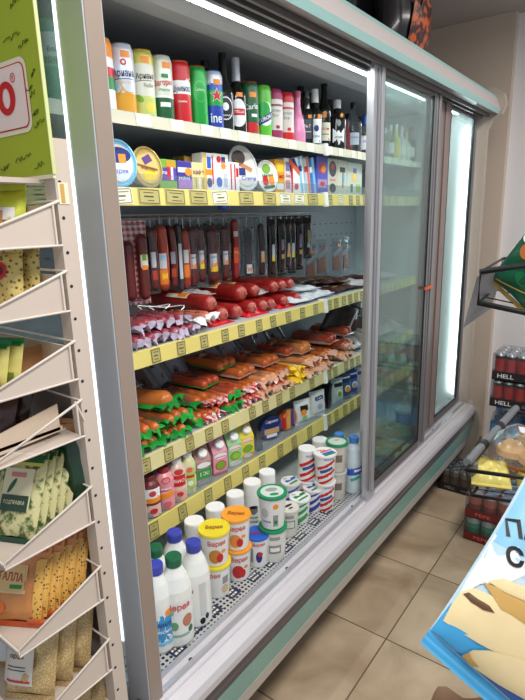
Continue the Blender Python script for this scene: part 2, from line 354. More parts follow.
# sliding doors
def door(x, ya, yb, wl, wr, ml, mr, glass, lab):
    z0, z1 = .488, 2.02; th = .007
    d = MB()
    for a, b, mm in ((ya, ya + wl, ml), (yb - wr, yb, mr)):
        d.box(x - th, x + th, a, b, z0, z1, mm)
        d.box(x + th, x + th + .004, a + (b - a) * .3, a + (b - a) * .42, z0 + .02, z1 - .02, ALU2); d.box(x + th, x + th + .006, a + (b - a) * .62, a + (b - a) * .9, z0 + .01, z1 - .01, mm)
    d.box(x - th, x + th, ya + wl, yb - wr, z0, z0 + .035, DPL); d.box(x - th, x + th, ya + wl, yb - wr, z1 - .025, z1, DPL)
    o = fp('sliding_door', d, bevel=.0015, lab=lab)
    g = MB().box(x - .003, x + .003, ya + wl, yb - wr, z0 + .035, z1 - .025, glass).build('door_pane', o)
    k = MB(); 
    for a in (ya + wl, yb - wr - .004): k.box(x + .003, x + .008, a, a + .004, z0 + .035, z1 - .025, GASK)
    k.box(x + .003, x + .008, ya + wl, yb - wr, z0 + .035, z0 + .04, GASK); k.build('gasket', o)
    f = MB()
    f.box(x - .008, x + .014, ya + .003, ya + wl - .003, z0 - .012, z0 + .004, ALU)
    f.build('door_foot', o)
    return o
yd = lambda u, x: y_on(u, x + .009, 1.46)
door(-.842, yd(368, -.842), yd(425, -.842), .03, .03, ALU, ALU2, DGL, 'sliding door pushed open behind the middle door')
door(-.806, yd(371.3, -.806), yd(435, -.806), yd(381, -.806) - yd(371.3, -.806), yd(435, -.806) - yd(428.5, -.806), ALU, ALU2, DGL, 'middle sliding glass door')
door(-.842, yd(429, -.842), Y1 - .052, yd(445, -.842) - yd(429, -.842), .035, mat((150, 132, 126), .35, .5), ALU2, DGL, 'far sliding glass door')
ck = MB().box(-.793, -.786, yd(426, -.806), yd(433, -.806), 1.228, 1.24, mat((226, 92, 50), .5)); fp('door_stopper', ck, lab='small orange clip on the middle door')
# shelves
SH = [(1.815, 1.783, 1), (1.632, 1.588, 2), (1.20, 1.155, 3), (.89, .842, 4), (.68, .622, 5)]
XF = -1.115; SEAM = 1.92
R1 = mat((196, 192, 168), .4, var=.05, scale=12); R2 = mat((222, 206, 118), .4, var=.05, scale=12); R3 = mat((216, 206, 150), .4, var=.05, scale=12)
TG = mat((180, 170, 104), .5); TW = mat((230, 226, 200), .5); TL = mat((58, 54, 42), .5); SHM = mat((186, 192, 196), .4, .1, var=.02)
SHELF = {}
for zt, zb, n in SH:
    for (ya, yb) in ((Y0 + .03, SEAM - .004), (SEAM + .004, Y1 - .055)):
        s = MB().box(-1.5, XF - .012, ya, yb, zt - .018, zt - .002, SHM); s.box(XF - .012, XF - .008, ya, yb, zb + .004, zt, SHM)
        so = fp('shelf', s); SHELF[(n, ya)] = so
        rm = {1: R1, 2: R2, 3: R2, 4: R3, 5: R2}[n]
        MB().prism([(XF - .008, zb), (XF + .004, zb - .002), (XF, zt - .002), (XF - .008, zt)], ya, yb, rm).build('price_rail', so)
        rnd = random.Random(n * 10 + int(ya * 7)); y = ya + (.04 if ya < 1 else .03)
        hh = zt - zb
        while y < yb - .05:
            wv = {1: .05, 2: .075, 3: .034, 4: .036, 5: .036}[n]; 
            if ya > 1: wv = .034
            t = MB(); t.T = Matrix.Translation((XF + .0025, y, (zt + zb) / 2 - .001)) @ Matrix.Rotation(-.085, 4, 'Y') @ Matrix.Rotation(rnd.uniform(-.06, .06), 4, 'X')
            a, b = wv / 2, hh * .46
            base = TW if (n == 1 or (n == 2 and rnd.random() < .35)) else TG
            t.box(-.0004, .0012, -a, a, -b, b, base)
            if base is TG or n == 2:
                fl_ = flat(.0012)
                for c, w_, d_, h_ in ((0, a * 1.7, b * .85, .002), (0, a * 1.7, -b * .85, .002), (-a * .9, .002, 0, b * 1.7), (a * .9, .002, 0, b * 1.7)): t.decal(rec(w_, h_, c, d_, n=1), fl_, TL, .0003, 1)
                for q in range(3): t.decal(rec(a * rnd.uniform(.5, 1.3), .0036 if q == 1 else .002, rnd.uniform(-.15, .15) * a, (q - 1) * b * .5, n=1), fl_, TL, .0003, 1)
            t.build('price_tag', so)
            y += {1: rnd.choice((.085, .12, .16)), 2: rnd.choice((.095, .095, .13)), 3: rnd.choice((.085, .1)), 4: rnd.choice((.08, .09, .15)), 5: rnd.choice((.08, .1, .12))}[n] * (1 if ya < 1 else .7)
        if n in (2, 5): MB().box(XF - .006, XF - .003, ya, yb, zt, zt + (.035 if n == 2 else .03), CLEAR).build('clear_riser', so)
    cl = MB().prism([(XF - .03, zt + .004), (XF + .006, zt + .006), (XF + .012, zb - .006), (XF, zb - .008)], SEAM - .01, SEAM + .01, WHITE); fp('shelf_clip', cl)
# hanging rail under the second shelf, with hooks
hr = MB().tube([(-1.33, Y0 + .05, 1.565), (-1.33, 2.3, 1.565)], .004, ALU2).tube([(-1.30, Y0 + .05, 1.553), (-1.30, 2.3, 1.553)], .0025, ALU2)
hr.tube([(-1.425, Y0 + .05, 1.56), (-1.425, 2.3, 1.56)], .004, ALU2)
fp('hanging_rail', hr)
# price labels on the grille
LBL = mat((34, 46, 84), .5)
for i, (u, v) in enumerate([(178, 650), (194, 630), (214, 611), (233, 593), (254, 577), (270, 563), (287, 548), (300, 536), (314, 522), (326, 511)]):
    x, y = at_z(u, v, .4745); w = .042
    t = MB(); t.T = Matrix.Translation((x, y, .4747)); t.box(-.016, .016, -w / 2, w / 2, 0, .0012, LBL)
    rnd = random.Random(i)
    for r_ in (-.008, .006):
        q = -w / 2 + .006
        while q < w / 2 - .01:
            ww = rnd.choice((.004, .006, .008)); t.box(r_ - .0035, r_ + .0035, q, q + ww, .0012, .0016, TW); q += ww + .003
    fp('deck_label', t)

# ================================================================== PRODUCTS
# ---- top shelf: cans and bottles
Z1 = 1.8135
def can(u, name_lab, body, bands, decs, h=.17, r=.0315, x=-1.185, rim=SILVER, group='drink cans on the top shelf'):
    """bands: [(from_frac, material)...] ; decs: callbacks(mb, fm)"""
    y = y_on(u, x, Z1 + h * .5)
    t = thing('drink_can', name_lab, 'can', (x, y, Z1), face(x, y), group)
    pr = [(r * .8, 0), (r * .86, .002), (r, .01)]; ms = [SILVER, SILVER]
    zs = [b[0] for b in bands[1:]]
    for (f0, mm), nx in zip(bands, zs + [1.0]):
        z = .01 + (h - .024) * nx; pr.append((r, z)); ms.append(mm)
    m = MB(); m.lathe(pr, ms, 28); m.lathe([(r, h - .014), (r * .97, h - .009), (r * .84, h - .001)], bands[-1][1], 28, False)
    fm = cyl(r)
    for d in decs: d(m, fm)
    m.build('can_body', t)
    MB().lathe([(r * .84, h - .002), (r * .87, h), (r * .85, h + .0015), (r * .8, h), (r * .78, h - .004), (.0001, h - .004)], rim, 24).build('can_lid', t)
    return t
def D(pts, mm, lift=.0006): return lambda m, fm: m.decal(pts, fm, mm, lift)
def T(txt, w, s, mm, cx=0, cy=0, rot=0, lift=.0014): return lambda m, fm: m.text(txt, s, fm, mm, cx, cy, lift, rot, w)
LB = mat((214, 220, 232), .3, .2); AMB = mat((226, 160, 44), .35); LIME = mat((206, 214, 120), .35); LGR = mat((120, 172, 50), .4); DGR = mat((22, 92, 48), .35); BGR = mat((28, 158, 60), .32, .15)
DN = mat((30, 34, 84), .4); PINK = mat((232, 150, 180), .4); MAG = mat((160, 40, 90), .4); STK = ORANGE; GREY = mat((150, 150, 152), .45); BG2 = mat((88, 190, 40), .32)
stk = lambda cx=.006, cy=.145, w=.024, h=.016: D(rec(w, h, cx, cy), STK, .0012)
can(101.5, 'white can with blue and orange print beside the near grey post', None, [(0, WHITE), (.3, GREEN), (.5, RED), (.65, WHITE), (.8, ORANGE)], [D(rec(.02, .03, 0, .025), NAVY)])
can(123, 'silver-white lager can with dark blue script and orange lower half', None, [(0, AMB), (.3, LB)], [D([(-.05, .055), (-.01, .075), (.03, .06), (.05, .05), (.05, .04), (-.05, .04)], AMB), D(ell(.016, .016, 0, .126), RED), D(ell(.007, .007, 0, .126), WHITE, .0012), T('Ариана', .056, .024, DN, 0, .1, .05), T('СВЕТЛО', .03, .009, AMB, 0, .078), D(rec(.05, .002, 0, .087, .06), DN), stk()])
can(143, 'white and lime radler can with a green leaf, beside the orange lager can', None, [(0, LIME), (.32, mat((228, 226, 206), .35)), (.86, mat((214, 204, 96), .35, .2))], [D(ell(.026, .016, -.016, .05, rot=-.6), LGR), D(ell(.03, .026, .014, .03), mat((236, 220, 90), .4)), T('Ариана', .05, .02, BLACK, .004, .105, .05), T('Radler', .03, .014, GREY, .012, .083), D(rec(.05, .0015, 0, .094, .06), BLACK), stk()], rim=GOLD)
can(162, 'white beer can with red script and a green base', None, [(0, DGR), (.36, WHITE), (.4, mat((220, 222, 206), .35, .2))], [T('Загорка', .054, .02, RED, .002, .1, .12), T('СПЕЦИАЛНО', .034, .007, GREEN, .004, .082), D(rec(.03, .012, .004, .045), WHITE), D(rec(.02, .01, .006, .118), GREEN), stk(.012)])
can(180, 'red beer can with a white middle band and dark blue lettering', None, [(0, RED), (.5, WHITE), (.74, RED)], [D([(-.05, .105), (-.02, .11), (.02, .125), (.035, .128), (.05, .11), (.05, .1), (-.05, .09)], WHITE), T('Шуменско', .055, .022, DN, .002, .096, .06), T('СПЕЦИАЛНО', .026, .006, WHITE, .002, .062)], rim=mat((206, 120, 60), .35, .5))
can(197, 'plain bright green beer can with a red rim', None, [(0, BGR)], [D(ell(.042, .06, .006, .1), mat((60, 178, 84), .32, .15)), D(ell(.036, .052, .006, .1), BGR, .001), T('Carlsberg', .03, .012, mat((190, 226, 190), .4), .006, .105)], rim=mat((196, 40, 44), .3, .4))
can(213, 'green and blue beer can with a red star', None, [(0, mat((40, 70, 170), .32, .2)), (.42, BGR), (.72, BLUE), (.85, LB)], [D(star(.023, 5, .008, .1), WHITE), D(star(.019, 5, .008, .1), RED, .0012), T('ine', .036, .04, WHITE, .004, .035), stk(.01, .138), T('K', .012, .02, WHITE, -.016, .135)], rim=mat((90, 130, 210), .3, .5))
def bottle(name, u, lab, cat, h, r, mats_, labels, x=-1.185, z=Z1, neck=.012, sh=.55, cap=None, caph=.022, sq=0, group=None, face_k=.8, ntop=None, prof=None, base_u=None, xy=None):
    y = y_on(u, x, z + h * .35) if xy is None else xy[1]
    if xy: x = xy[0]
    t = thing(name, lab, cat, (x, y, z), face(x, y, face_k), group)
    hb = h - (caph if cap else 0)
    p = prof or [(r * .85, 0), (r, .006), (r, h * sh), (r * .9, h * (sh + .05)), (r * .55, h * (sh + .13)), (neck * 1.1, h * (sh + .22)), (neck, hb - .004), (neck, hb)]
    MB().lathe(p, mats_, 24, sq=sq).build('bottle_body', t)
    if cap: MB().lathe([(neck * 1.12, hb - .004), (neck * 1.12, h - .002), (neck * .95, h)], cap, 20).build('cap', t)
    for nm, dec in labels:
        m = MB(); dec(m, cyl(r) if not sq else flat(r)); m.build(nm, t)
    return t
def many(*ds):
    def f(m, fm):
        for d in ds: d(m, fm)
    return f
BOT = mat((24, 26, 22), .12, coat=.4, var=.02); BOTG = mat((20, 46, 30), .12, coat=.4, var=.02)
bottle('beer_bottle', 224, 'dark beer bottle with a black round emblem, left of the white-necked bottle', 'bottle', .235, .032, BOT, [('label', many(D(ell(.058, .075, 0, .07), BLACK), D(ell(.052, .069, 0, .07), WHITE, .0009), D(ell(.046, .062, 0, .07), BLACK, .0012), D(ell(.02, .024, 0, .075), WHITE, .0016), T('stout', .03, .009, WHITE, 0, .05, 0, .002)))], sh=.5)
bottle('beer_bottle', 237, 'dark beer bottle with a white oval label and white foil neck', 'bottle', .235, .032, BOT, [('label', many(D(ell(.058, .085, 0, .065), WHITE), D(rec(.046, .02, 0, .068), RED, .0012), T('STELLA', .036, .011, WHITE, 0, .068, 0, .002), stk(.004, .12, .02, .013))), ('neck_foil', lambda m, fm: m.lathe([(.0145, .16), (.0135, .2), (.0135, .229)], mat((206, 206, 214), .3, .3), 18, False))], sh=.5, cap=mat((214, 214, 220), .3, .4), caph=.01)
can(249.5, 'dark green beer can with a red rim beside the white-foil bottle', None, [(0, mat((170, 70, 40), .35)), (.22, DGR)], [T('Carls', .05, .024, WHITE, 0, .092, .1), D(rec(.022, .01, .012, .066), WHITE), D(ell(.05, .03, 0, .03), RED), stk(.008, .13)], rim=mat((186, 36, 44), .3, .4))
can(262.5, 'bright grass-green beer can with a round white blue-lettered badge', None, [(0, BG2)], [D(ell(.062, .078, .006, .08), WHITE), D(ell(.05, .062, 0, .088), BGR, .0012), D(rec(.075, .022, .008, .066, .45), NAVY, .0018), T('TUBORG', .06, .016, WHITE, .008, .066, .45, .0024)], rim=BG2)
for u, a, b in ((274, MAG, 'first of two white cider cans, with a purple base'), (285.5, RED, 'second of two white cider cans, with a red base')):
    can(u, b, None, [(0, a), (.17, mat((222, 214, 204), .35)), (.72, a), (.76, mat((222, 214, 204), .35)), (.87, a)], [T('Somers', .04, .018, GREY, 0, .1), T('by', .025, .016, GREY, 0, .084), D(ell(.016, .012, .008, .045), a), D(rec(.05, .0012, 0, .114), BLACK)], rim=mat((170, 60, 84), .3, .3))
PKG = mat((226, 140, 178), .25)
bottle('wine_bottle', 297.5, 'pink bottle with a tapering neck beside the cider cans', 'bottle', .19, .03, PKG, [], prof=[(.027, 0), (.031, .005), (.031, .045), (.024, .09), (.016, .115), (.012, .14), (.012, .17)], cap=mat((206, 90, 120), .3), x=-1.18)
m = MB(); m.pillow(.06, .11, .03, mat((206, 96, 116), .35), n=8)
y = y_on(291, -1.25, 1.95); tag(m.build('snack_pouch'), 'small pink pouch standing behind the pink bottle', 'pouch').location = (-1.25, y, 1.8135)
bpy.data.objects['snack_pouch'].scale = (1, 1, 1.75)
bottle('spirit_bottle', 306, 'square dark whiskey bottle with a small grey label', 'bottle', .2, .026, BOT, [('label', many(D(rec(.034, .07, 0, .06), mat((60, 64, 72), .4)), T('No 7', .024, .016, WHITE, 0, .07), D(rec(.03, .002, 0, .05), WHITE, .0012), stk(.01, .105, .014, .012)))], sq=.8, sh=.55, cap=BLACK, x=-1.18)
bottle('spirit_bottle', 315, 'dark spirit bottle with a tall white label and white neck', 'bottle', .215, .029, BOT, [('label', many(D(rec(.046, .09, 0, .058), WHITE), D(ell(.02, .024, 0, .068), NAVY, .0012), T('GIN', .024, .012, NAVY, 0, .038), stk(.012, .112, .014, .016))), ('neck_foil', lambda m, fm: m.lathe([(.0145, .165), (.0135, .2)], WHITE, 18, False))], cap=WHITE, x=-1.175)
bottle('spirit_bottle', 324, 'tall dark rum bottle with a cream label and orange tag', 'bottle', .27, .03, BOT, [('label', many(D(rec(.05, .07, 0, .07), CREAM), T('RUM', .03, .014, RED, 0, .08), D(rec(.03, .003, 0, .06), BLACK, .0012), stk(-.004, .135, .016, .02)))], cap=BLACK, x=-1.2)
bottle('spirit_bottle', 337, 'squat black herbal-liqueur bottle with a white shield label and white cap', 'bottle', .2, .038, BOT, [('label', many(D([(-.026, .085), (0, .075), (.026, .085), (.026, .03), (0, .02), (-.026, .03)], WHITE), D(ell(.016, .026, 0, .105), GREY), T('JÄGER', .034, .009, BLACK, 0, .05), D(star(.012, 8, .012, .135), ORANGE)))], cap=mat((220, 220, 216), .35), sh=.6, caph=.03, neck=.014, x=-1.17)
bottle('spirit_bottle', 346, 'small red bottle behind the clear bottle, right of the shield-label bottle', 'bottle', .15, .022, mat((196, 50, 60), .2), [], cap=mat((160, 30, 50), .3), x=-1.22)
bottle('spirit_bottle', 353, 'broad clear vodka bottle with a dark stopper', 'bottle', .215, .039, PGLASS, [('label', many(D(rec(.04, .05, 0, .06), mat((180, 190, 200), .4)), T('VODKA', .034, .01, NAVY, 0, .065)))], cap=BLACK, sh=.58, x=-1.18)
bottle('spirit_bottle', 365, 'clear bottle with a white label beside the open door stile', 'bottle', .17, .03, PGLASS, [('label', many(D(rec(.05, .06, 0, .05), WHITE), stk(.006, .095, .014, .016), T('ANIS', .03, .012, BLUE, 0, .055)))], cap=BLUE, x=-1.16, caph=.04)
# behind the middle door
for i, (yy, h, mt, cp, lc, nm) in enumerate([(2.50, .15, BOTG, BLACK, WHITE, 'short green bottle'), (2.57, .17, PGLASS, BLACK, GREY, 'clear bottle with a grey label'), (2.64, .16, PGLASS, WHITE, WHITE, 'clear bottle with a white cap'), (2.71, .17, mat((226, 214, 40), .2), SILVER, YELLOW, 'yellow bottle'), (2.78, .17, mat((206, 206, 220), .2), WHITE, WHITE, 'pale bottle'), (2.845, .15, mat((200, 206, 176), .2), GOLD, CREAM, 'pale green bottle'), (2.91, .18, BOT, BLACK, WHITE, 'dark bottle with a white label')]):
    bottle('spirit_bottle', 0, nm + ' on the top shelf behind the middle glass door', 'bottle', h, .028, mt, [('label', D(rec(.04, .05, 0, .05), lc))], cap=cp, xy=(-1.165, yy), group='bottles behind the middle door')
for i, (u, h) in enumerate([(207, .235), (242, .225), (301, .25), (310, .235), (330, .235), (348, .2), (360, .2)]):
    bottle('spirit_bottle', u, 'dark bottle in the back row of the top shelf, %s from the left' % ORD[i], 'bottle', h, .03, BOT, [('label', D(rec(.03, .04, 0, .06), GREY))], cap=BLACK, x=-1.28, group='back row bottles on the top shelf', sh=.5)
# seen through the end glass: a second stretch of cans at the near end
def near_can(x, y, lab, bands, decs, h=.168, r=.033):
    t = thing('drink_can', lab, 'can', (x, y, Z1), face(x, y, .9), 'drink cans on the top shelf')
    pr = [(r * .8, 0), (r * .86, .002), (r, .01)]; ms = [SILVER, SILVER]
    for (f0, mm), nx in zip(bands, [b[0] for b in bands[1:]] + [1.0]): pr.append((r, .01 + (h - .02) * nx)); ms.append(mm)
    m = MB().lathe(pr, ms, 28)
    for d in decs: d(m, cyl(r))
    m.build('can_body', t); MB().lathe([(r, h - .01), (r * .86, h), (r * .8, h - .003), (.0001, h - .003)], mat((40, 120, 80), .3, .4), 24).build('can_lid', t)
GNC = mat((40, 150, 110), .35)
_yy = y_on(55, -1.2, 1.9)
near_can(-1.2, _yy, 'green and white can seen through the glass end, beside the green header card', [(0, GNC), (.45, mat((196, 214, 204), .35)), (.85, GNC)], [T('Веко', .03, .014, BLACK, 0, .118), D(rec(.05, .022, 0, .094), mat((120, 180, 150), .4)), T('ПИВО', .044, .018, DGR, 0, .094)], r=.034, h=.19)
near_can(-1.27, y_on(42, -1.27, 1.9), 'yellow-green can half hidden behind the green header card', [(0, LGR), (.5, LIME)], [], h=.18)

# ---- second shelf: cartons and tubs
Z2 = 1.6305
def bx(us, w0, h0, h, d, lab, base, decs, x=-1.15, rz=0, name='small_carton', cat='box', tilt=0, z=Z2, group='cartons on the second shelf', k=.25):
    xc = x - d / 2; ya, yb = y_on(us[0], x, z + h / 2), y_on(us[1], x, z + h / 2); y = (ya + yb) / 2; w = yb - ya - .001; fw, fh = w / w0, h / h0
    t = thing(name, lab, cat, (xc, y, z), rz + face(x, y, k) * 0, group, rx=tilt)
    b = MB().box(-d / 2, d / 2, -w / 2, w / 2, 0, h, base).build('carton', t, .0015)
    m = MB(); fm = lambda a, b_, l: (d / 2 + l, a * fw, b_ * fh)
    for q in decs: q(m, fm)
    if m.v: m.build('print', t)
    return t
def tub(u, rw, rh, dp, lab, lidc, bodyc, decs, x=-1.15, tilt=.12, lean=0, z=Z2, yaw=-.25, k=1):
    """oval tub standing on its rim, lid facing the aisle"""
    kk = k; fl0 = lambda a, b, l: (l, a * kk, b * kk); rw *= k; rh *= k
    y = y_on(u, x, z + rh)
    t = thing('margarine_tub', lab, 'tub', (x, y, z + .001), yaw, 'tubs standing on the second shelf')
    R = Matrix.Translation((0, 0, rh * 1.02)) @ Matrix.Rotation(lean, 4, 'X') @ Matrix.Rotation(-tilt, 4, 'Y') @ Matrix.Diagonal((1, rw, rh, 1)) @ Matrix.Rotation(PI / 2, 4, 'Y')
    m = MB(); m.T = R; m.lathe([(.72, -dp), (.9, -.012), (.93, -.008)], bodyc, 32); m.build('tub_body', t)
    m = MB(); m.T = R; m.lathe([(.96, -.009), (1, -.008), (1, .001), (.93, .002), (.88, -.001), (.0001, -.001)], lidc, 32)
    m.build('lid', t)
    m = MB(); m.T = Matrix.Translation((0, 0, rh * 1.02)) @ Matrix.Rotation(lean, 4, 'X') @ Matrix.Rotation(-tilt, 4, 'Y')
    for q in decs: q(m, fl0)
    m.build('lid_print', t)
SKY = mat((130, 198, 236), .35)
tub(119, .05, .06, .05, 'round tub with a light blue rim at the near end of the second shelf', SKY, mat((220, 226, 232), .4), [D(ell(.076, .094), WHITE), D(ell(.07, .04, 0, .02), NAVY, .001), D(rec(.02, .022, .01, .012), ORANGE, .0014), D(ell(.02, .02, -.02, .03), RED, .0014), T('Верея', .045, .016, BLUE, 0, -.02)])
tub(147.5, .044, .055, .05, 'golden oval tub tilted against the blue-rimmed tub', mat((196, 170, 96), .35, .3), mat((222, 196, 120), .35), [D(ell(.064, .088), mat((220, 190, 110), .4)), D(rec(.026, .02, .004, .02, .3), mat((96, 60, 130), .4), .001), D(rec(.06, .006, 0, .0, -.4), mat((150, 90, 40), .4), .001), D(ell(.04, .028, .002, -.022), YELLOW, .001), T('масло', .04, .014, mat((110, 60, 30), .4), 0, -.004, -.4, .002)], lean=.18)
VIO = mat((86, 60, 170), .4)
bx((159, 177), .046, .07, 0.082, .04, 'green and purple carton right of the golden tub', LGR, [D(rec(.044, .03, 0, .036), VIO), D(rec(.007, .03, .001, .038), RED, .001), D(rec(.006, .03, .01, .038), WHITE, .001), D(rec(.022, .014, .008, .06), ORANGE, .0012), T('aro', .018, .014, WHITE, -.012, .04)])
bx((177.5, 192), .032, .072, 0.082, .04, 'dark blue and violet patterned carton', mat((60, 50, 150), .4), [D(rec(.03, .012, 0, .05), WHITE), D(ell(.016, .02, .008, .046), ORANGE, .001), D(rec(.03, .022, 0, .016), mat((170, 120, 200), .4)), T('mini', .024, .012, WHITE, -.002, .03)])
bx((185, 201), .05, .087, 0.104, .05, 'plain gold carton behind the cream carton', GOLD, [], x=-1.2)
bx((192, 205), .036, .07, 0.081, .04, 'cream carton with gold lettering, in front of the gold carton', mat((226, 210, 150), .4), [T('кафе', .03, .016, mat((130, 70, 90), .4), 0, .046), D(rec(.004, .026, -.008, .018), GOLD), D(rec(.004, .026, .002, .018), WHITE), D(rec(.004, .026, .012, .018), GOLD)])
bx((203, 214), .033, .08, 0.112, .045, 'tall white carton with a yellow edge and red stripe', WHITE, [D(rec(.01, .078, -.011, .04), mat((226, 190, 90), .4)), D(rec(.004, .06, .013, .045), RED), D(rec(.012, .024, .002, .06), BLUE), D(rec(.022, .012, 0, .04), ORANGE, .001), D(ell(.016, .02, .002, .018), NAVY)])
bx((214, 229), .046, .08, 0.113, .045, 'tall white carton with an orange star sticker', WHITE, [D(star(.012, 8, .006, .055), ORANGE, .001), D(ell(.014, .014, -.008, .068), RED), D(rec(.012, .012, .006, .068), NAVY), D(ell(.018, .022, -.008, .02), BLUE), D(rec(.012, .03, .012, .024), mat((190, 196, 206), .4))])
bx((229, 239.5), .034, .068, 0.092, .04, 'white carton with red vertical stripes', WHITE, [D(rec(.004, .06, -.01, .034), RED), D(rec(.004, .06, .002, .034), RED), D(rec(.008, .02, .01, .045), RED)])
tub(244, .046, .062, .05, 'white oval tub tilted back, with a dark and orange lid print', mat((206, 208, 210), .35), WHITE, [D(ell(.07, .1), mat((214, 210, 204), .4)), D(ell(.046, .04, -.008, .03), mat((70, 60, 60), .4), .001), D(rec(.06, .012, 0, .006, -.7), mat((190, 130, 80), .4), .001), D(rec(.03, .02, -.014, -.006, -.3), NAVY, .001), T('Creme', .05, .016, BLUE, .004, -.03, -.3)], lean=.3, k=1.2)
tub(267.5, .037, .044, .045, 'round white tub with green and orange fruit on its lid', mat((236, 236, 232), .35), WHITE, [D(ell(.03, .026, 0, .02), LGR), D(ell(.02, .03, -.01, -.012), RED, .001), D(ell(.02, .03, .012, -.012), ORANGE, .001), D(rec(.04, .008, 0, -.03), DGR, .001), T('Милка', .04, .012, DGR, 0, .002)], lean=.12, k=1.25)
bx((275, 285), .03, .078, 0.117, .04, 'orange-yellow carton right of the round white tub', AMB, [D(rec(.02, .02, 0, .06), YELLOW), T('сир', .022, .014, RED, 0, .04), D(rec(.02, .014, 0, .016), WHITE)])
bx((284.5, 293), .032, .078, 0.125, .04, 'white and red printed carton beside the orange-yellow one', mat((220, 214, 220), .4), [D(rec(.007, .074, .0125, .039), RED), D(rec(.016, .02, -.004, .06), mat((120, 110, 150), .4)), D(rec(.016, .02, -.004, .02), mat((190, 120, 130), .4)), T('lux', .018, .012, RED, -.003, .04)])
bx((292.5, 301.5), .036, .078, 0.13, .02, 'white pack with a red-orange top leaning against the red carton', WHITE, [D([(-.018, .078), (.004, .078), (.018, .05), (.018, .044), (-.018, .07)], NAVY), D([(-.018, .07), (.018, .036), (.018, .05), (-.012, .078)], mat((230, 90, 50), .4), .001), D(ell(.018, .014, 0, .016), RED)], tilt=.2)
for i, u in enumerate((303.5, 309, 314.5)):
    bx((u - 3.2, u + 3.2), .026, .08, .14, .018, 'narrow blue and white pack, %s of three leaning together' % ORD[i], (SKY, mat((200, 206, 220), .4), mat((70, 110, 190), .4))[i], [D(rec(.008, .08, .004, .04), (WHITE, mat((230, 120, 80), .4), SKY)[i]), D(rec(.014, .012, -.003, .055), (NAVY, RED, WHITE)[i])], tilt=.2)
bx((316.5, 328), .04, .09, 0.15, .04, 'blue carton with a red and orange swirl', mat((70, 76, 180), .4), [D(ell(.026, .026, 0, .062), RED), D(ell(.016, .016, .003, .06), ORANGE, .001), D(rec(.032, .02, 0, .026), mat((170, 150, 190), .4)), D(ell(.018, .01, 0, .026), RED, .001)])
bx((327.5, 337.5), .04, .083, 0.145, .04, 'cream carton with two dark round windows', mat((206, 200, 180), .4), [D(ell(.03, .036, 0, .06), BLACK), D(ell(.014, .014, 0, .066), RED, .001), D(ell(.026, .022, 0, .016), BLACK), T('dark', .026, .008, RED, 0, .035)])
bx((337.5, 347), .036, .083, 0.145, .04, 'cream carton with a dark spoon picture', mat((210, 206, 186), .4), [D(rec(.02, .012, 0, .06), BLACK), D(rec(.004, .04, .002, .036), DGR), D(rec(.008, .02, .006, .04), SKY)])
bx((347, 362), .06, .08, 0.14, .04, 'pale green carton with blue and yellow marks, nearest the door stile', mat((200, 204, 184), .4), [D(rec(.014, .014, 0, .06), BLUE), D(rec(.012, .02, -.002, .045), YELLOW, .001), D(rec(.018, .02, .014, .018), LGR), D(rec(.01, .02, -.012, .018), DGR)])

# ---- third shelf: hanging sausages
Z3 = 1.1985
SAL = mat((104, 34, 28), .32, var=.25, scale=60, coat=.2); SAL2 = mat((160, 58, 36), .32, var=.2, scale=60, coat=.2); SALD = mat((62, 26, 24), .3, var=.25, scale=60, coat=.2)
SALO = mat((176, 64, 32), .32, var=.15, scale=40, coat=.2); RLOG = mat((152, 30, 26), .28, var=.2, scale=20, coat=.4); NETR = mat((206, 26, 34), .3, coat=.3)
def capsule(m, L, r, mt, p0=(0, 0, 0), d=(0, 0, 1), bend=0, bd=(1, 0, 0), seg=14, sq=1, n=12):
    d = Vector(d).normalized(); bd = Vector(bd); p0 = Vector(p0); pts = []; rr = []
    for i in range(n + 1):
        s = i / n; e = min(s, 1 - s) * L
        q = math.sqrt(max(.02, 1 - (1 - min(1, e / r)) ** 2)) if e < r else 1
        pts.append(p0 + d * (s * L) + bd * (bend * math.sin(PI * s))); rr.append(r * q)
    # denser ends
    k = [0, .12, .35, .7, 1.0]; e0 = [(x * r / L) for x in k]; ss = e0 + [e0[-1] + (1 - 2 * e0[-1]) * i / 6 for i in range(1, 6)] + [1 - x for x in reversed(e0)]
    pts = []; rr = []
    for s in ss:
        e = min(s, 1 - s) * L; q = math.sqrt(max(.0, 1 - (1 - min(1, e / r)) ** 2)); pts.append(p0 + d * (s * L) + bd * (bend * math.sin(PI * s))); rr.append(max(r * q, .001))
    m.tube(pts, rr, mt, seg, flat=sq); return m
def hanging(u, lab, L, r, mt, labels, bag=None, x=-1.33, ztop=1.553, hdr=.04, gap=.0, sq=.8, tie=True, group='sausages hanging on the rail above the third shelf', yaw=-.35, L0=None):
    y = y_on(u, x, ztop - L * .5)
    t = thing('hanging_sausage', lab, 'sausage', (x, y, ztop), yaw, group)
    z1 = -hdr
    m = MB(); capsule(m, L, r, mt, (0, 0, z1 - L), (0, 0, 1), bend=.006, bd=(0, 1, 0), sq=1); m.build('sausage_body', t)
    if bag:
        w, bm = bag; q = MB(); q.T = Matrix.Translation((0, 0, z1 - L - .012)); q.pillow(w, L + hdr + .012, r * 2.05, bm, n=8, wr=.03, seed=int(u)); q.build('bag', t)
    h = MB().tube([(0, 0, z1 + .004), (0, 0, -.004), (.003, 0, .006), (.0, 0, .011), (-.004, 0, .008)], .0016, SILVER, 6); h.build('hook', t)
    lm = MB(); fm = cyl(r + .001, z1 - L)
    for q in labels: q(lm, fm)
    if lm.v: lm.build('label', t)
    return t
CHK = pattern((160, 60, 66), (226, 200, 200), 'checker', 55, .4)
DKF = mat((40, 30, 32), .25, coat=.3); CLB = glass_mat((232, 236, 240), .035, 1.2, 'bag_film', .12)
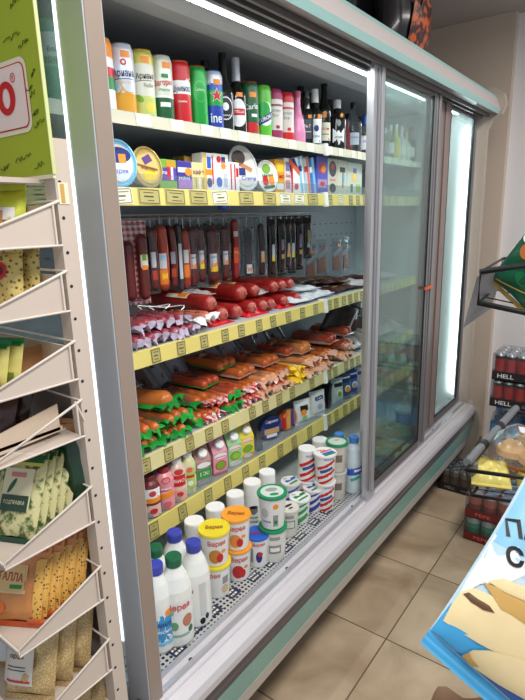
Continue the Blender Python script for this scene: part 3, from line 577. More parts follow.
# gingham bag with two salamis
y = y_on(136, -1.33, 1.42)
t = thing('sausage_bag', 'red gingham bag holding two salamis, hanging at the near end of the rail', 'sausage bag', (-1.33, y, 1.553), -.35, 'sausages hanging on the rail above the third shelf')
q = MB(); q.T = Matrix.Translation((-.02, 0, -.27)); q.pillow(.095, .265, .022, CHK, n=10, wr=.05); q.build('bag', t)
for i, (yy, L) in enumerate(((-.024, .19), (.022, .21))):
    m = MB(); capsule(m, L, .018, SAL, (0, yy, -.255), (0, 0, 1)); m.build('salami', t)
lm = MB(); fm = lambda uu, v, l: (.0185 * math.cos(uu / .0185) + l * 1.5, .022 + .0185 * math.sin(uu / .0185), v)
lm.decal(rec(.026, .04, 0, -.13), fm, mat((226, 226, 216), .5)); lm.decal(rec(.02, .014, 0, -.15), fm, ORANGE, .001); lm.decal(rec(.014, .02, 0, -.118), fm, LGR, .001); lm.build('label', t)
MB().tube([(-.02, 0, -.008), (-.018, 0, .006), (-.022, 0, .01)], .0016, SILVER, 6).build('hook', t)
dl = lambda w, h, z, mt: D(rec(w, h, 0, z), mt)
LBW = mat((206, 210, 214), .5); LBO = mat((236, 130, 40), .45)
hanging(152, 'thin dark red sausage hanging right of the gingham bag', .20, .013, SAL, [dl(.02, .05, .1, LBW), dl(.018, .03, .05, mat((190, 60, 40), .4))], bag=(.04, CLB), hdr=.03)
hanging(161.5, 'orange-red sausage with a white and orange label, third on the rail', .215, .0185, SALO, [dl(.034, .05, .1, LBW), dl(.03, .018, .11, SKY), dl(.036, .05, .048, LBO), dl(.02, .02, .05, YELLOW)], hdr=.022)
hanging(171.5, 'dark sausage with a grey label between two orange-labelled sausages', .2, .013, SAL, [dl(.02, .04, .1, mat((150, 156, 166), .5)), dl(.02, .03, .05, SALO)], hdr=.03)
hanging(179, 'slim grey and white wrapped sausage beside an orange-labelled one', .225, .0105, mat((70, 62, 66), .35), [dl(.012, .12, .1, LBW)], hdr=.02)
hanging(184, 'red-brown sausage with an orange band and pale label, right of the slim grey one', .2, .0165, SAL2, [dl(.028, .045, .11, LBW), dl(.03, .045, .06, LBO)], hdr=.04)
for i, (u, L, r) in enumerate(((191.5, .2, .0155), (200, .19, .013), (211.5, .205, .0215), (224, .2, .0155))):
    hanging(u, 'dark red salami in a clear bag, white label, ' + ('leftmost', 'second from the left', 'thickest', 'rightmost')[i] + ' of four', L, r, SAL,
            [dl(r * 1.7, .05, .085, LBW), dl(r * 1.4, .018, .07, LBO), dl(r * 1.5, .008, .098, mat((120, 150, 190), .4))] + ([dl(r * 1.6, .02, .055, YELLOW)] if i in (1, 2) else []), bag=(r * 2.7 + .012, CLB), hdr=.035)
hanging(234.5, 'bright red and orange printed sausage hanging right of the four bagged salamis', .225, .015, mat((150, 36, 34), .3, coat=.3), [dl(.024, .06, .09, mat((216, 80, 40), .4)), T('ЛУКАН', .02, .014, mat((240, 190, 120), .4), 0, .1), dl(.02, .02, .17, LBW)], hdr=.01)
hanging(247, 'clear grey bag of dark sausage pieces with an orange label', .19, .018, mat((70, 62, 76), .35, var=.3, scale=30), [dl(.03, .036, .03, LBW), dl(.02, .016, .028, LBO)], bag=(.066, CLB), hdr=.045)
for i, (u, L) in enumerate(((261, .215), (271.5, .22), (281, .215), (287, .2), (291.5, .215), (299, .205))):
    hanging(u, 'dark vacuum-packed sausage, %s from the left of the dark row on the rail' % ORD[i], L, .014, SALD, [dl(.018, .06 if i % 2 else .045, .08 + .02 * (i % 3), (mat((196, 170, 130), .5), LBW, mat((150, 120, 160), .5))[i % 3]), dl(.014, .02, .07, (LBO, YELLOW, mat((200, 150, 60), .4))[i % 3])], bag=(.044, DKF if i not in (0,) else CLB), hdr=.03, x=-1.345)
hanging(307, 'dark pack with a yellow label above grey packs, last on the rail', .16, .013, SALD, [dl(.018, .06, .09, mat((210, 180, 90), .5)), dl(.016, .02, .05, LBW)], bag=(.05, DKF), hdr=.03, x=-1.36)
for i, u in enumerate((128, 134, 141, 148, 156, 163, 170, 177, 184, 191, 199, 206, 213, 220, 227)):
    hanging(u, 'dark red sausage in the back row on the rail, %s from the left' % ORD[i], .2, .0165, SALD if i % 3 else SAL, [dl(.02, .04, .1, mat((120, 110, 112), .5))], hdr=.02, x=-1.425, ztop=1.55, group='back row of hanging sausages')
# clear slice packs on the back panel
for i, u in enumerate((311, 322, 337, 346)):
    x = -1.40 - .0 * i; y = y_on(u, x, 1.33)
    t = thing('slice_pack', 'clear flat pack of sliced meat hanging near the slotted back panel, %s from the left' % ORD[i], 'pack', (x, y, 1.228 - (0 if i else .02)), -.3, 'clear slice packs at the back of the third shelf')
    m = MB(); m.pillow(.075 if i < 3 else .05, .2, .012, CLB, n=8, wr=.05, seed=i); m.build('film', t)
    m = MB(); m.T = Matrix.Translation((0, 0, .03)); m.box(-.003, .003, -.03 if i < 3 else -.02, .03 if i < 3 else .02, 0, .08, mat((170, 112, 96), .5, var=.2, scale=60)); m.build('meat_slices', t, .002)
    m = MB(); m.decal([(-.03, .1), (.03, .14), (.03, .16), (-.03, .125)], flat(.0075), mat((150, 154, 156), .5)); m.decal(rec(.02, .014, .008, .165), flat(.0065), (LBO, RED, ORANGE, GREEN)[i]); m.build('label', t)
m = MB(); m.lathe([(.0001, -.03), (.018, -.024), (.026, -.01), (.027, .0), (.02, .004), (.02, .008)], BLUE, 20)
o = tag(m.build('plastic_ball'), 'small blue plastic ball hanging under the second shelf above the salamis', 'ball'); o.location = (-1.27, y_on(224, -1.27, 1.56), 1.603)

# ---- third shelf: red logs lying with their ends to the aisle
def log(y, z, x, L, r, lab, mt=RLOG, yaw=0, end=mat((176, 82, 66), .4, var=.3, scale=60), lb=True, group='red sausage logs on the third shelf', pitch=0):
    t = thing('sausage_log', lab, 'sausage', (x, y, z), yaw, group, 0, 0)
    m = MB(); capsule(m, L, r, mt, (-L, 0, 0), (1, 0, 0), bend=.004, bd=(0, 1, 0), seg=18); m.build('casing', t)
    m = MB(); m.T = Matrix.Translation((.0005, 0, 0)) @ Matrix.Rotation(PI / 2, 4, 'Y'); m.lathe([(r * .72, -r * .3), (r * .5, -r * .12), (r * .26, .0), (.004, .002), (.003, .008)], [end, end, mt, SILVER], 14); m.build('gathered_end', t)
    if lb:
        fm = lambda uu, v, l: (v, (r + l) * math.sin(uu / r), (r + l) * math.cos(uu / r))
        m = MB(); m.decal(rec(r * 1.5, .1, -r * .3, -L * .45), fm, CREAM); m.decal(rec(r * 1.2, .04, -r * .3, -L * .38), fm, ORANGE, .001); m.decal(rec(r * .6, .06, -r * .2, -L * .5), fm, RED, .0015); m.build('label', t)
    return t
rl = .029; zb = Z3 + rl + .001; ztp = zb + rl * 1.75
tops = [(214, .34), (245, .36), (258, .34), (277, .34), (285, .33), (293, .32)]
for i, (u, L) in enumerate([(226, .3), (240, .3), (255, .3), (266, .3), (274, .3), (287, .3), (300, .28)]):
    r = (.029, .027, .027, .025, .024, .024, .022)[i]
    yy = y_on(u, -1.165, zb); log(yy, Z3 + r + .001, -1.165, L, r, 'red sausage log with its end to the aisle, bottom row, %s from the left' % ORD[i], lb=False)
for i, (u, L) in enumerate(tops):
    r = (.03, .032, .026, .026, .024, .022)[i]; xx = -1.20 if i else -1.185
    yy = y_on(u, xx, ztp); log(yy, ztp + (.0 if i else -.01), xx, L, r, 'red sausage log with its end to the aisle, top row, %s from the left' % ORD[i], lb=i < 3)
yy = y_on(205, -1.30, 1.29); log(yy - .04, ztp - .012, -1.32, .18, .028, 'short red log behind the top row at the near end, under the hanging sausages')
# red net under the logs
for i, (u, w) in enumerate(((226, .12), (262, .13), (292, .12))):
    m = MB(); m.T = Matrix.Translation((-1.16, y_on(u, -1.15, Z3), Z3)) @ Matrix.Rotation(-PI / 2 + .12, 4, 'Y'); m.pillow(w, .12, .02, NETR, n=14, wr=.9, seed=i + 3)
    m2 = m.build('plastic_wrap'); tag(m2, 'crinkled shiny red plastic wrap under the log ends, %s from the left' % ORD[i], 'wrap', 'red wrap under the sausage logs')
WRAP = glass_mat((240, 238, 238), .07, 2.2, 'wrap_film', .16)
PUR = mat((190, 178, 198), .28, var=.35, scale=40, coat=.4)
def spack(u, z, x, w, L, film, sc_, n, r, lab, group, yaw=0, lab_decs=(), edge=None, bend=0, over=.03, t=.028, name='sausage_pack', zz=None, roll=0):
    """tray pack lying on a shelf, long side across the shelf, sausage ends to the aisle"""
    y = y_on(u, x, z + .02)
    tt = thing(name, lab, 'sausage pack', (x, y, z), yaw, group, roll, 0)
    m = MB(); m.T = Matrix.Translation((0, 0, t * .36)) @ Matrix.Rotation(-PI / 2, 4, 'Y'); m.pillow(w, L, t * .7, film, n=12, wr=.35, seed=int(u * 7 + z * 100)); m.build('film', tt)
    if edge:
        m = MB(); rn = random.Random(int(u * 13 + z * 900)); N, K = 22, 4; vs = []
        ph = [rn.uniform(0, 6) for _ in range(4)]
        for a in range(N + 1):
            for b in range(K + 1):
                s_ = b / K; yy = (-w / 2 + w * a / N) * (1.06 + .05 * s_)
                vs.append((-.045 + .062 * s_ + .010 * s_ * math.sin(a * 1.25 + ph[0]) + rn.uniform(-.003, .003), yy, .004 + t * .5 * math.sin(s_ * 2.6) + s_ * (.012 * math.sin(a * .95 + ph[1]) + .006 * math.sin(a * 2.3 + ph[2])) + (.004 if s_ else 0)))
        m.add(vs, [(a * (K + 1) + b, (a + 1) * (K + 1) + b, (a + 1) * (K + 1) + b + 1, a * (K + 1) + b + 1) for a in range(N) for b in range(K)], edge); m.build('ruffled_edge', tt)
    for k in range(n):
        yy = (k - (n - 1) / 2) * r * 1.98
        m = MB(); capsule(m, L - over * .3, r, sc_, (-L + .012 - .004 * (k % 2), yy, t * .5 + r * .45 + .002 * (k % 2)), (1, 0, 0), bend=bend, bd=(0, -1, 0), seg=12); m.build('sausage', tt)
    if film is not YELLOW and n > 1:
        m = MB(); rn = random.Random(int(u * 3 + z * 77)); N = 14; vs = []; ph = [rn.uniform(0, 6) for _ in range(3)]
        for a in range(N + 1):
            for b in range(N + 1):
                p_, q_ = a / N * 2 - 1, b / N * 2 - 1
                vs.append((-L / 2 - .002 + p_ * (L / 2 - .006), q_ * w / 2, t * .35 + (r * 1.55 + .003 * math.sin(q_ * 14 + ph[0]) + .0035 * math.sin(p_ * 11 + q_ * 5 + ph[1]) + rn.uniform(-.0015, .0015)) * max(0, (1 - abs(p_) ** 6) * (1 - abs(q_) ** 4)) ** .5 + .002))
        m.add(vs, [(a * (N + 1) + b, (a + 1) * (N + 1) + b, (a + 1) * (N + 1) + b + 1, a * (N + 1) + b + 1) for a in range(N) for b in range(N)], WRAP); m.build('clear_wrap', tt)
    if lab_decs:
        m = MB(); T0 = t * .5 + r * 1.45 + .0035
        for q in lab_decs: q(m, lambda a, b, l: (-L * .55 + b, a, T0 + l - a * a * 6))
        m.build('label', tt)
    return tt
gp = 'purple film sausage packs at the near end of the third shelf'
for i, (u, z, x) in enumerate([(146, Z3, -1.14), (168, Z3, -1.14), (186, Z3 + .0, -1.14), (150, Z3 + .034, -1.17), (173, Z3 + .034, -1.165)]):
    spack(u, z, x, .105 if i < 3 else .12, .17, PUR, mat((150, 52, 66), .35, var=.15, coat=.2), 3, .0155, 'pack of short sausages in pale purple film, %s' % ('bottom left', 'bottom middle', 'bottom right', 'upper left', 'upper right')[i] + ' of the near pile', gp, edge=PUR, yaw=(.1, -.1, .15, .2, -.12)[i], t=.026)
spack(207, Z3 + .02, -1.15, .12, .16, mat((226, 216, 222), .3, var=.2, scale=40), mat((176, 96, 70), .35), 2, .016, 'pale crumpled film pack with two light sausages, beside the purple packs', gp, edge=WHITE, yaw=.25)
m = MB(); 
for k in range(2):
    yy = y_on(150 + 12 * k, -1.22, 1.27); m.tube([(-1.2 + .05 * math.cos(a) * (1 + .3 * k), yy + .045 * math.sin(a), 1.295 - .01 * k + .006 * math.sin(a * 2)) for a in [i * .42 for i in range(12)]], .0018, WHITE, 6)
tag(m.build('string'), 'white looped string lying on the purple sausage packs', 'string')
yy = y_on(175, -1.3, 1.25)
for i, (u, x, z, w, l, mt, la) in enumerate([(150, -1.33, 1.235, .1, .16, mat((120, 104, 104), .3, var=.3), 'grey film pack behind the purple packs, near the post'), (186, -1.36, 1.287, .11, .14, mat((196, 192, 196), .25, var=.15, coat=.4), 'pale clear-film pack under the four bagged salamis'), (250, -1.33, 1.262, .2, .2, mat((196, 190, 192), .25, var=.2, coat=.4), 'large crumpled clear bag behind the red logs')]):
    t = thing('meat_pack', la, 'pack', (x + .1, y_on(u, x, z), z), .1 * i); m = MB(); m.T = Matrix.Rotation(-PI / 2, 4, 'Y'); m.pillow(w, l, .03, mt, n=12, wr=.4, seed=i); m.build('film', t)
    m = MB(); m.decal(ell(.06, .03), lambda a, b, l_: (-.08 + b, a, .0165 + l_), (LBW, LBW, YELLOW)[i]); m.build('label', t)
    if i < 2:
        MB().box(-.13, -.02, -.035, .035, -(z - Z3) + .0, -.012, mat((110, 34, 32), .4)).build('meat', t, .01)
    else: MB().box(-.17, -.03, -.07, .07, -(z - Z3), -.01, mat((150, 40, 40), .4)).build('meat', t, .012)
# white packs and dark jerky packs on the right part
gj = 'flat packs on the right half of the third shelf'
JD = mat((66, 34, 26), .28, var=.5, scale=40, coat=.3); JW = mat((216, 220, 226), .25, var=.12, scale=30, coat=.4)
k = 0
for (u, z, x, w, l, mt, la) in [(304, Z3, -1.14, .12, .2, JW, 'white plastic-wrapped pack at the front edge beside the red logs'), (318, Z3, -1.145, .12, .2, JW, 'white plastic-wrapped pack, second from the red logs'), (330, Z3, -1.15, .11, .2, JW, 'white plastic-wrapped pack, third from the red logs'), (312, Z3 + .026, -1.2, .13, .2, JW, 'white plastic pack lying on two others behind the front edge'),
        (288, Z3 + .06, -1.3, .16, .17, JD, 'dark brown flat pack lying behind the red logs'), (307, Z3 + .053, -1.27, .15, .2, JD, 'dark brown flat pack with reddish edge, middle of the dark heap'), (322, Z3 + .03, -1.26, .14, .2, JD, 'dark brown flat pack under the middle of the dark heap'), (335, Z3 + .03, -1.22, .13, .2, JD, 'dark brown flat pack nearest the aisle in the dark heap'), (343, Z3, -1.16, .13, .2, JD, 'dark pack with gold print at the right front of the third shelf'), (352, Z3, -1.16, .11, .2, JD, 'dark pack with gold print against the open door, third shelf'), (346, Z3 + .03, -1.2, .12, .2, JD, 'dark pack with gold print lying on two others by the open door')]:
    t = thing('meat_pack', la, 'pack', (x, y_on(u, x, z), z + .001), (k % 3 - 1) * .12, gj); m = MB(); m.T = Matrix.Translation((0, 0, .013)) @ Matrix.Rotation(-PI / 2, 4, 'Y'); m.pillow(w, l, .025, mt, n=12, wr=.45, seed=k); m.build('film', t)
    if mt is JD:
        m = MB(); m.decal(rec(.05, .03, 0, 0, .2), lambda a, b, l_: (-l * .4 + b, a, .0275 + l_), (mat((150, 56, 40), .4), mat((180, 140, 80), .4), LBW)[k % 3]); m.decal(rec(.06, .012, 0, .04), lambda a, b, l_: (-l * .4 + b, a, .026 + l_), mat((196, 160, 96), .4)); m.build('label', t)
    if z > Z3 + .05: MB().box(-l + .03, -.03, -w * .3, w * .3, -(z - Z3) + .0, .004, JD).build('folded_under_side', t, .008)
    k += 1

# ---- fourth shelf
Z4 = .8885
GF = mat((40, 160, 66), .28, var=.25, scale=30, coat=.3); FRK = mat((204, 104, 44), .3, var=.12, scale=20, coat=.3); FRK2 = mat((190, 78, 44), .3, var=.15, scale=20, coat=.3); FRL = mat((222, 148, 96), .35, var=.15, scale=20, coat=.2)
GING = pattern((206, 34, 40), (240, 226, 226), 'checker', 70, .35); CF = mat((214, 170, 146), .22, var=.25, scale=30, coat=.5)
gg = 'sausage packs piled on the fourth shelf'
lbA = (D(rec(.07, .05, 0, 0), LBW), D(rec(.03, .03, .015, .004), ORANGE, .0012), D(rec(.02, .02, -.02, 0), RED, .0012), T('ВУРСТ', .05, .012, BLACK, 0, -.014, 0, .002))
P4 = [ # u, z-level, x, w, L, film, sausage, n, r, label, edge, yaw, bend, decals
 (147, 0, -1.135, .12, .19, GF, FRK, 3, .0165, 'green-tray pack of small sausages at the near end, bottom of the pile', GF, .05, 0, ()),
 (176, 0, -1.135, .11, .19, GF, FRK, 3, .0155, 'green-tray pack of small sausages, bottom of the pile, second from the near end', GF, -.1, 0, ()),
 (202, 0, -1.15, .10, .19, GF, FRK, 3, .0155, 'green-tray pack at the bottom, left of the red gingham packs', GF, .1, 0, ()),
 (148, .038, -1.14, .12, .19, GF, FRK, 3, .0165, 'green-tray pack of small sausages at the near end, second layer', GF, -.06, 0, lbA),
 (180, .037, -1.15, .12, .2, GF, FRK, 3, .0165, 'green-tray pack of small sausages, second layer, beneath the large curved sausage', GF, .1, 0, ()),
 (203, .037, -1.19, .1, .2, GF, FRK, 2, .019, 'green-tray pack with two thicker sausages, second layer by the gingham packs', GF, .0, 0, ()),
 (172, .078, -1.19, .12, .26, GF, mat((214, 122, 52), .28, var=.1, scale=15, coat=.4), 1, .03, 'green-tray pack with one large curved orange sausage on top of the pile', GF, .25, .02, lbA),
 (213, 0, -1.14, .1, .2, GING, FRK2, 3, .0155, 'red gingham-film sausage pack, left one of the bottom row', GING, .05, 0, ()),
 (216, .037, -1.16, .1, .22, GING, FRK, 3, .0155, 'red gingham-film sausage pack lying on the left one', GING, -.05, 0, ()),
 (212, .076, -1.22, .1, .24, GF, FRK2, 3, .0165, 'green-tray pack of long red-orange sausages behind the gingham packs', None, .1, 0, ()),
 (228, .112, -1.24, .11, .24, GF, FRK, 3, .018, 'long orange sausages on a green tray, highest pack left of centre', None, .05, 0, lbA),
 (233, .0, -1.14, .08, .2, GF, FRK2, 2, .017, 'green-film pack between the gingham packs, at the shelf edge', GF, 0, 0, ()),
 (236, .037, -1.15, .09, .22, GF, FRK2, 2, .018, 'green-film pack between the gingham packs, lying on another', GF, .12, 0, ()),
 (249, 0, -1.135, .1, .2, GING, FRK2, 3, .0155, 'red gingham-film sausage pack, right one of the bottom row', GING, -.08, 0, ()),
 (251, .037, -1.145, .1, .22, GING, FRK, 3, .0155, 'red gingham-film sausage pack lying on the right one', GING, .08, 0, ()),
 (248, .076, -1.19, .12, .25, CF, FRK, 3, .018, 'clear pack of orange sausages on top of the right gingham packs', None, .08, 0, lbA),
 (266, 0, -1.13, .1, .2, CF, FRL, 3, .016, 'clear pack of pale sausages at the shelf edge right of the gingham packs', CF, 0, 0, ()),
 (270, .037, -1.14, .12, .22, CF, FRL, 3, .0175, 'clear pack of pale sausages, second layer right of the gingham packs', CF, .1, 0, ()),
 (281, 0, -1.13, .1, .2, CF, FRK2, 3, .016, 'clear pack of orange sausages at the shelf edge, left of the yellow pack', CF, 0, 0, ()),
 (284, .037, -1.15, .11, .22, CF, FRK, 3, .017, 'clear pack of orange sausages, second layer, left of the yellow pack', CF, -.08, 0, ()),
 (272, .077, -1.2, .12, .24, CF, FRK, 3, .018, 'clear pack of orange sausages with a label, topmost left of the yellow pack', None, .05, 0, lbA),
 (296, 0, -1.125, .09, .17, YELLOW, YELLOW, 2, .014, 'bright yellow film pack at the shelf edge', YELLOW, 0, 0, ()),
 (297, .034, -1.13, .09, .17, YELLOW, YELLOW, 2, .014, 'bright yellow film pack lying on the other yellow pack', YELLOW, .12, 0, ()),
 (294, .077, -1.22, .12, .22, CF, FRK2, 3, .018, 'clear pack of reddish sausages behind the yellow packs', None, 0, 0, lbA),
 (310, 0, -1.125, .1, .2, CF, FRL, 3, .016, 'clear pack of pale sausages at the shelf edge, right of the yellow packs', CF, 0, 0, ()),
 (312, .037, -1.14, .11, .2, CF, FRL, 3, .017, 'clear pack of pale sausages, second layer, right of the yellow packs', CF, .1, 0, ()),
 (308, .078, -1.18, .12, .22, CF, mat((214, 130, 60), .3, var=.1, coat=.4), 2, .023, 'clear pack with two fat light-orange sausages on top, right of centre', None, .1, 0, ()),
 (326, 0, -1.125, .1, .2, CF, FRL, 3, .016, 'clear pack of pale sausages at the shelf edge, second from the open door', CF, 0, 0, ()),
 (328, .037, -1.14, .11, .22, CF, FRK, 3, .017, 'clear pack of orange sausages, second layer, second from the open door', CF, .05, 0, ()),
 (334, .077, -1.17, .11, .22, CF, mat((190, 66, 40), .3, var=.1, coat=.4), 2, .023, 'clear pack with two fat red sausages on top near the open door', None, .1, 0, ()),
 (345, 0, -1.13, .1, .2, CF, FRL, 3, .016, 'clear pack of pale sausages at the shelf edge by the open door', CF, 0, 0, ()),
 (347, .037, -1.15, .1, .22, CF, FRK2, 3, .017, 'clear pack of reddish sausages, second layer by the open door', CF, .05, 0, ()),
 (349, .077, -1.19, .1, .22, CF, FRK2, 2, .021, 'clear pack of reddish sausages, topmost by the open door', None, 0, 0, ()),
]
for (u, dz, x, w, L, film, sm_, n, r, la, ed, yw, bd, de) in P4:
    spack(u, Z4 + dz + .001, x, w, L, film, sm_, n, r, la, gg, yw, de, ed, bd, t=.026)
# supports: more packs deeper in the shelf, hidden by the front ones but carrying the back ends
# dark vacuum packs standing in a leaning row at the back
VAC = mat((52, 46, 54), .25, var=.3, scale=20, coat=.4); VACL = mat((120, 122, 134), .35, var=.1)
for i, u in enumerate((136, 152, 168, 186, 206, 222, 240, 254, 268, 282)):
    x = -1.37; y = y_on(u, x, 1.02)
    t = thing('vacuum_pack', 'dark vacuum pack leaning in the back row of the fourth shelf, %s from the left' % ORD[i], 'pack', (x, y, Z4 + .04), -.55, 'dark vacuum packs at the back of the fourth shelf', .5, 0)
    m = MB(); m.pillow(.1, .22, .026, VAC, n=10, wr=.2, seed=i); m.build('film', t)
    m = MB(); m.T = Matrix.Translation((.012, 0, .1)); m.box(-.002, .002, -.03, .03, -.045, .045, (VACL, mat((90, 60, 58), .4, var=.3), VACL)[i % 3]); m.build('label', t)
t = thing('vacuum_pack', 'large smooth dark brown pack slumped at the back right of the fourth shelf', 'pack', (-1.29, y_on(331, -1.29, 1.0), Z4 + .055), -.6, None, -.45, 0)
m = MB(); m.pillow(.16, .2, .05, mat((58, 40, 38), .3, coat=.3, var=.1), n=12, wr=.1); m.build('film', t)
m = MB().box(-.05, .05, -.05, .05, -.055, .02, mat((58, 40, 38), .3, coat=.3, var=.1)); m.build('folded_base', t, .015)
for i, u in enumerate((342, 352, 360)):
    t = thing('slice_pack', 'silver slice pack at the right end of the fourth shelf, %s from the left' % ORD[i], 'pack', (-1.26, y_on(u, -1.26, 1.1), 1.01), -.4, 'silver slice packs on the right of the fourth shelf', -.2, 0)
    m = MB(); m.pillow(.07, .165, .02, mat((110, 114, 118), .22, .3, var=.4, scale=30), n=8, wr=.2, seed=i + 20); m.build('film', t)
    m = MB(); m.decal(rec(.04, .05, 0, .08), flat(.0115), (LBW, mat((60, 80, 70), .4), LBW)[i]); m.build('label', t)
    MB().box(-.01, .01, -.03, .03, -.12, .01, mat((80, 50, 46), .4)).build('lower_half', t, .004)

# ---- fifth shelf: drinks, cartons, pouches
Z5 = .6785
def drink(u, h, r, base, decs, cap, lab, x=-1.145):
    h *= .76
    y = y_on(u, x, Z5 + h * .4)
    t = thing('drink_bottle', lab, 'bottle', (x, y, Z5), face(x, y, .7), 'small drink bottles on the fifth shelf')
    MB().lathe([(r * .8, 0), (r, .008), (r, h * .42), (r * .86, h * .47), (r, h * .52), (r, h * .72), (r * .8, h * .82), (r * .5, h * .9), (r * .5, h - .012)], base, 20).build('bottle_body', t)
    MB().lathe([(r * .58, h - .016), (r * .58, h - .002), (r * .5, h)], cap, 16).build('cap', t)
    m = MB(); fm = lambda uu, v, l: cyl(r * 1.005)(uu, v * .76, l)
    for q in decs: q(m, fm)
    m.build('label', t); return t
PK = mat((230, 150, 160), .3, var=.06, coat=.3); BRN = mat((112, 40, 40), .35)
drink(151, .175, .03, BRN, [D(rec(.054, .04, 0, .11), WHITE), D(ell(.022, .024, 0, .11), mat((200, 60, 70), .4), .001), D(rec(.054, .02, 0, .08), ORANGE), D(rec(.054, .05, 0, .035), mat((230, 190, 180), .4)), D(ell(.024, .024, 0, .035), RED, .001)], BRN, 'small brown drink bottle with white and orange bands beside the near post')
drink(164.5, .18, .031, PK, [D(ell(.03, .03, 0, .135), mat((226, 80, 100), .4)), D(ell(.02, .02, 0, .135), PK, .001), T('мини', .03, .014, WHITE, 0, .1), D(rec(.05, .024, 0, .07, .2), ORANGE), D(ell(.03, .03, .0, .028), mat((226, 90, 110), .4))], mat((150, 40, 50), .4), 'pink strawberry drink bottle, second from the near post')
drink(177.5, .19, .029, mat((226, 206, 190), .3, coat=.2), [D(rec(.046, .05, 0, .1), RED), T('БИО', .034, .018, WHITE, 0, .1), D(ell(.03, .026, 0, .14), mat((206, 60, 60), .4)), D(rec(.046, .05, 0, .035), mat((230, 170, 160), .4)), D(ell(.022, .022, 0, .04), RED, .001)], WHITE, 'cream and red drink bottle with a red label, third from the near post')
drink(188.5, .19, .025, mat((220, 222, 170), .3, coat=.2), [D(rec(.036, .09, 0, .08), mat((180, 206, 110), .4)), D(ell(.02, .024, 0, .12), mat((226, 110, 90), .4)), D(ell(.018, .022, 0, .06), WHITE, .001), D(rec(.03, .012, 0, .09), RED, .001)], WHITE, 'slim cream and green drink bottle beside the brown-topped carton')
def carton(u, base, art, lab, x=-1.135, h=.086):
    w = .058; y = y_on(u, x - w / 2, Z5 + h * .6)
    t = thing('drink_carton', lab, 'carton', (x - w / 2, y, Z5), -.32, 'gable-top drink cartons on the fifth shelf')
    a = w / 2; m = MB().box(-a, a, -a, a, 0, h, base)
    m.add([(-a, -a, h), (a, -a, h), (a, a, h), (-a, a, h), (-.004, -a, h + .046), (-.004, a, h + .046)], [(0, 1, 4), (1, 2, 5, 4), (2, 3, 5), (3, 0, 4, 5)], base, False)
    m.box(-.006, -.002, -a, a, h + .044, h + .058, base); m.build('carton_body', t, .0015)
    c = MB(); c.T = Matrix.Translation((a * .52, 0, h + .022)) @ Matrix.Rotation(.87, 4, 'Y'); c.lathe([(.0165, -.002), (.0165, .014), (.014, .0165)], WHITE, 20); c.build('cap', t)
    p = MB()
    for q in art: q(p, lambda uu, v, l: (a + l, uu, v * .69))
    p.build('print', t)
    p = MB()
    for q in art: q(p, lambda uu, v, l: (uu * .9, -a - l, v * .69))
    p.build('side_print', t); return t
carton(200, mat((178, 136, 130), .4), [D(rec(.054, .05, 0, .06), mat((60, 160, 70), .4)), T('100%', .05, .034, BGR, 0, .06), T('100', .04, .03, WHITE, 0, .06), D(ell(.05, .03, 0, .105), WHITE), D(rec(.056, .002, 0, .09), BLACK), D(rec(.05, .026, 0, .018), GREY)], 'brownish gable-top carton with a green printed panel and white cap')
carton(216.5, mat((226, 156, 176), .4), [D(ell(.044, .05, 0, .055), RED), D(ell(.036, .042, 0, .055), LGR, .001), D(ell(.05, .03, 0, .105), WHITE), D(rec(.04, .004, 0, .1), RED, .001), D(rec(.056, .012, 0, .012), RED)], 'pink gable-top carton with a red and green fruit print and white cap')
carton(231, mat((156, 206, 150), .4), [D(ell(.046, .05, 0, .06), LGR), D(ell(.05, .028, 0, .105), mat((240, 226, 226), .4)), D(rec(.04, .003, 0, .1), RED, .001), D(ell(.05, .03, 0, .018), mat((240, 226, 226), .4)), D(ell(.03, .03, .004, .06), mat((150, 200, 60), .4), .001)], 'light green gable-top carton with a lime print and white cap')
carton(243.5, mat((236, 212, 60), .4), [D(ell(.046, .044, 0, .06, rot=.5), LGR), D(ell(.046, .028, 0, .105), mat((240, 220, 210), .4)), D(rec(.04, .003, 0, .1), RED, .001), D(ell(.05, .03, 0, .02), mat((236, 120, 100), .4)), D(ell(.04, .022, 0, .02), WHITE, .001)], 'yellow gable-top carton with a green banana print and white cap')
# clear empty-looking pack, round packs, pouches
def round_pack(u, r, lab, c1, decs, x=-1.16):
    y = y_on(u, x, Z5 + r)
    t = thing('round_pack', lab, 'pack', (x, y, Z5 + r), -.35, 'round clear packs on the fifth shelf')
    m = MB(); m.T = Matrix.Rotation(PI / 2, 4, 'Y'); m.lathe([(r * .9, -.035), (r, -.02), (r, .0), (r * .9, .008)], CLB, 28, False); m.build('clear_tray', t)
    m = MB(); m.T = Matrix.Rotation(PI / 2, 4, 'Y'); m.lathe([(r * .88, -.03), (r * .93, -.004), (.0001, -.003)], c1, 28); m.build('contents', t)
    m = MB()
    for q in decs: q(m, flat(-.002))
    m.build('label', t)
round_pack(272, .052, 'round clear pack with a blue label right of the yellow carton', mat((60, 80, 160), .35, var=.2, coat=.3), [D(ell(.09, .05, 0, .022), NAVY), D(rec(.07, .022, 0, -.012), mat((214, 170, 110), .4)), D(rec(.05, .014, 0, -.032), WHITE), T('Сирене', .06, .016, WHITE, 0, .028)])
round_pack(288, .05, 'round clear pack with a red and orange label beside the blue one', mat((206, 110, 60), .35, var=.2, coat=.3), [D(rec(.02, .08, -.02, 0), RED), D(rec(.02, .085, .004, 0), mat((226, 170, 90), .4)), D(rec(.014, .07, .024, 0), mat((60, 70, 150), .4)), D(ell(.03, .02, -.01, .02), mat((236, 130, 60), .4), .001)])
t = thing('clear_pack', 'empty-looking clear plastic pack between the yellow carton and the round blue pack', 'pack', (-1.16, y_on(257, -1.16, Z5 + .04), Z5), -.4)
MB().box(-.03, .02, -.012, .012, 0, .075, CLB).box(.0205, .022, -.014, .014, .0, .08, CLB).build('film', t, .003)
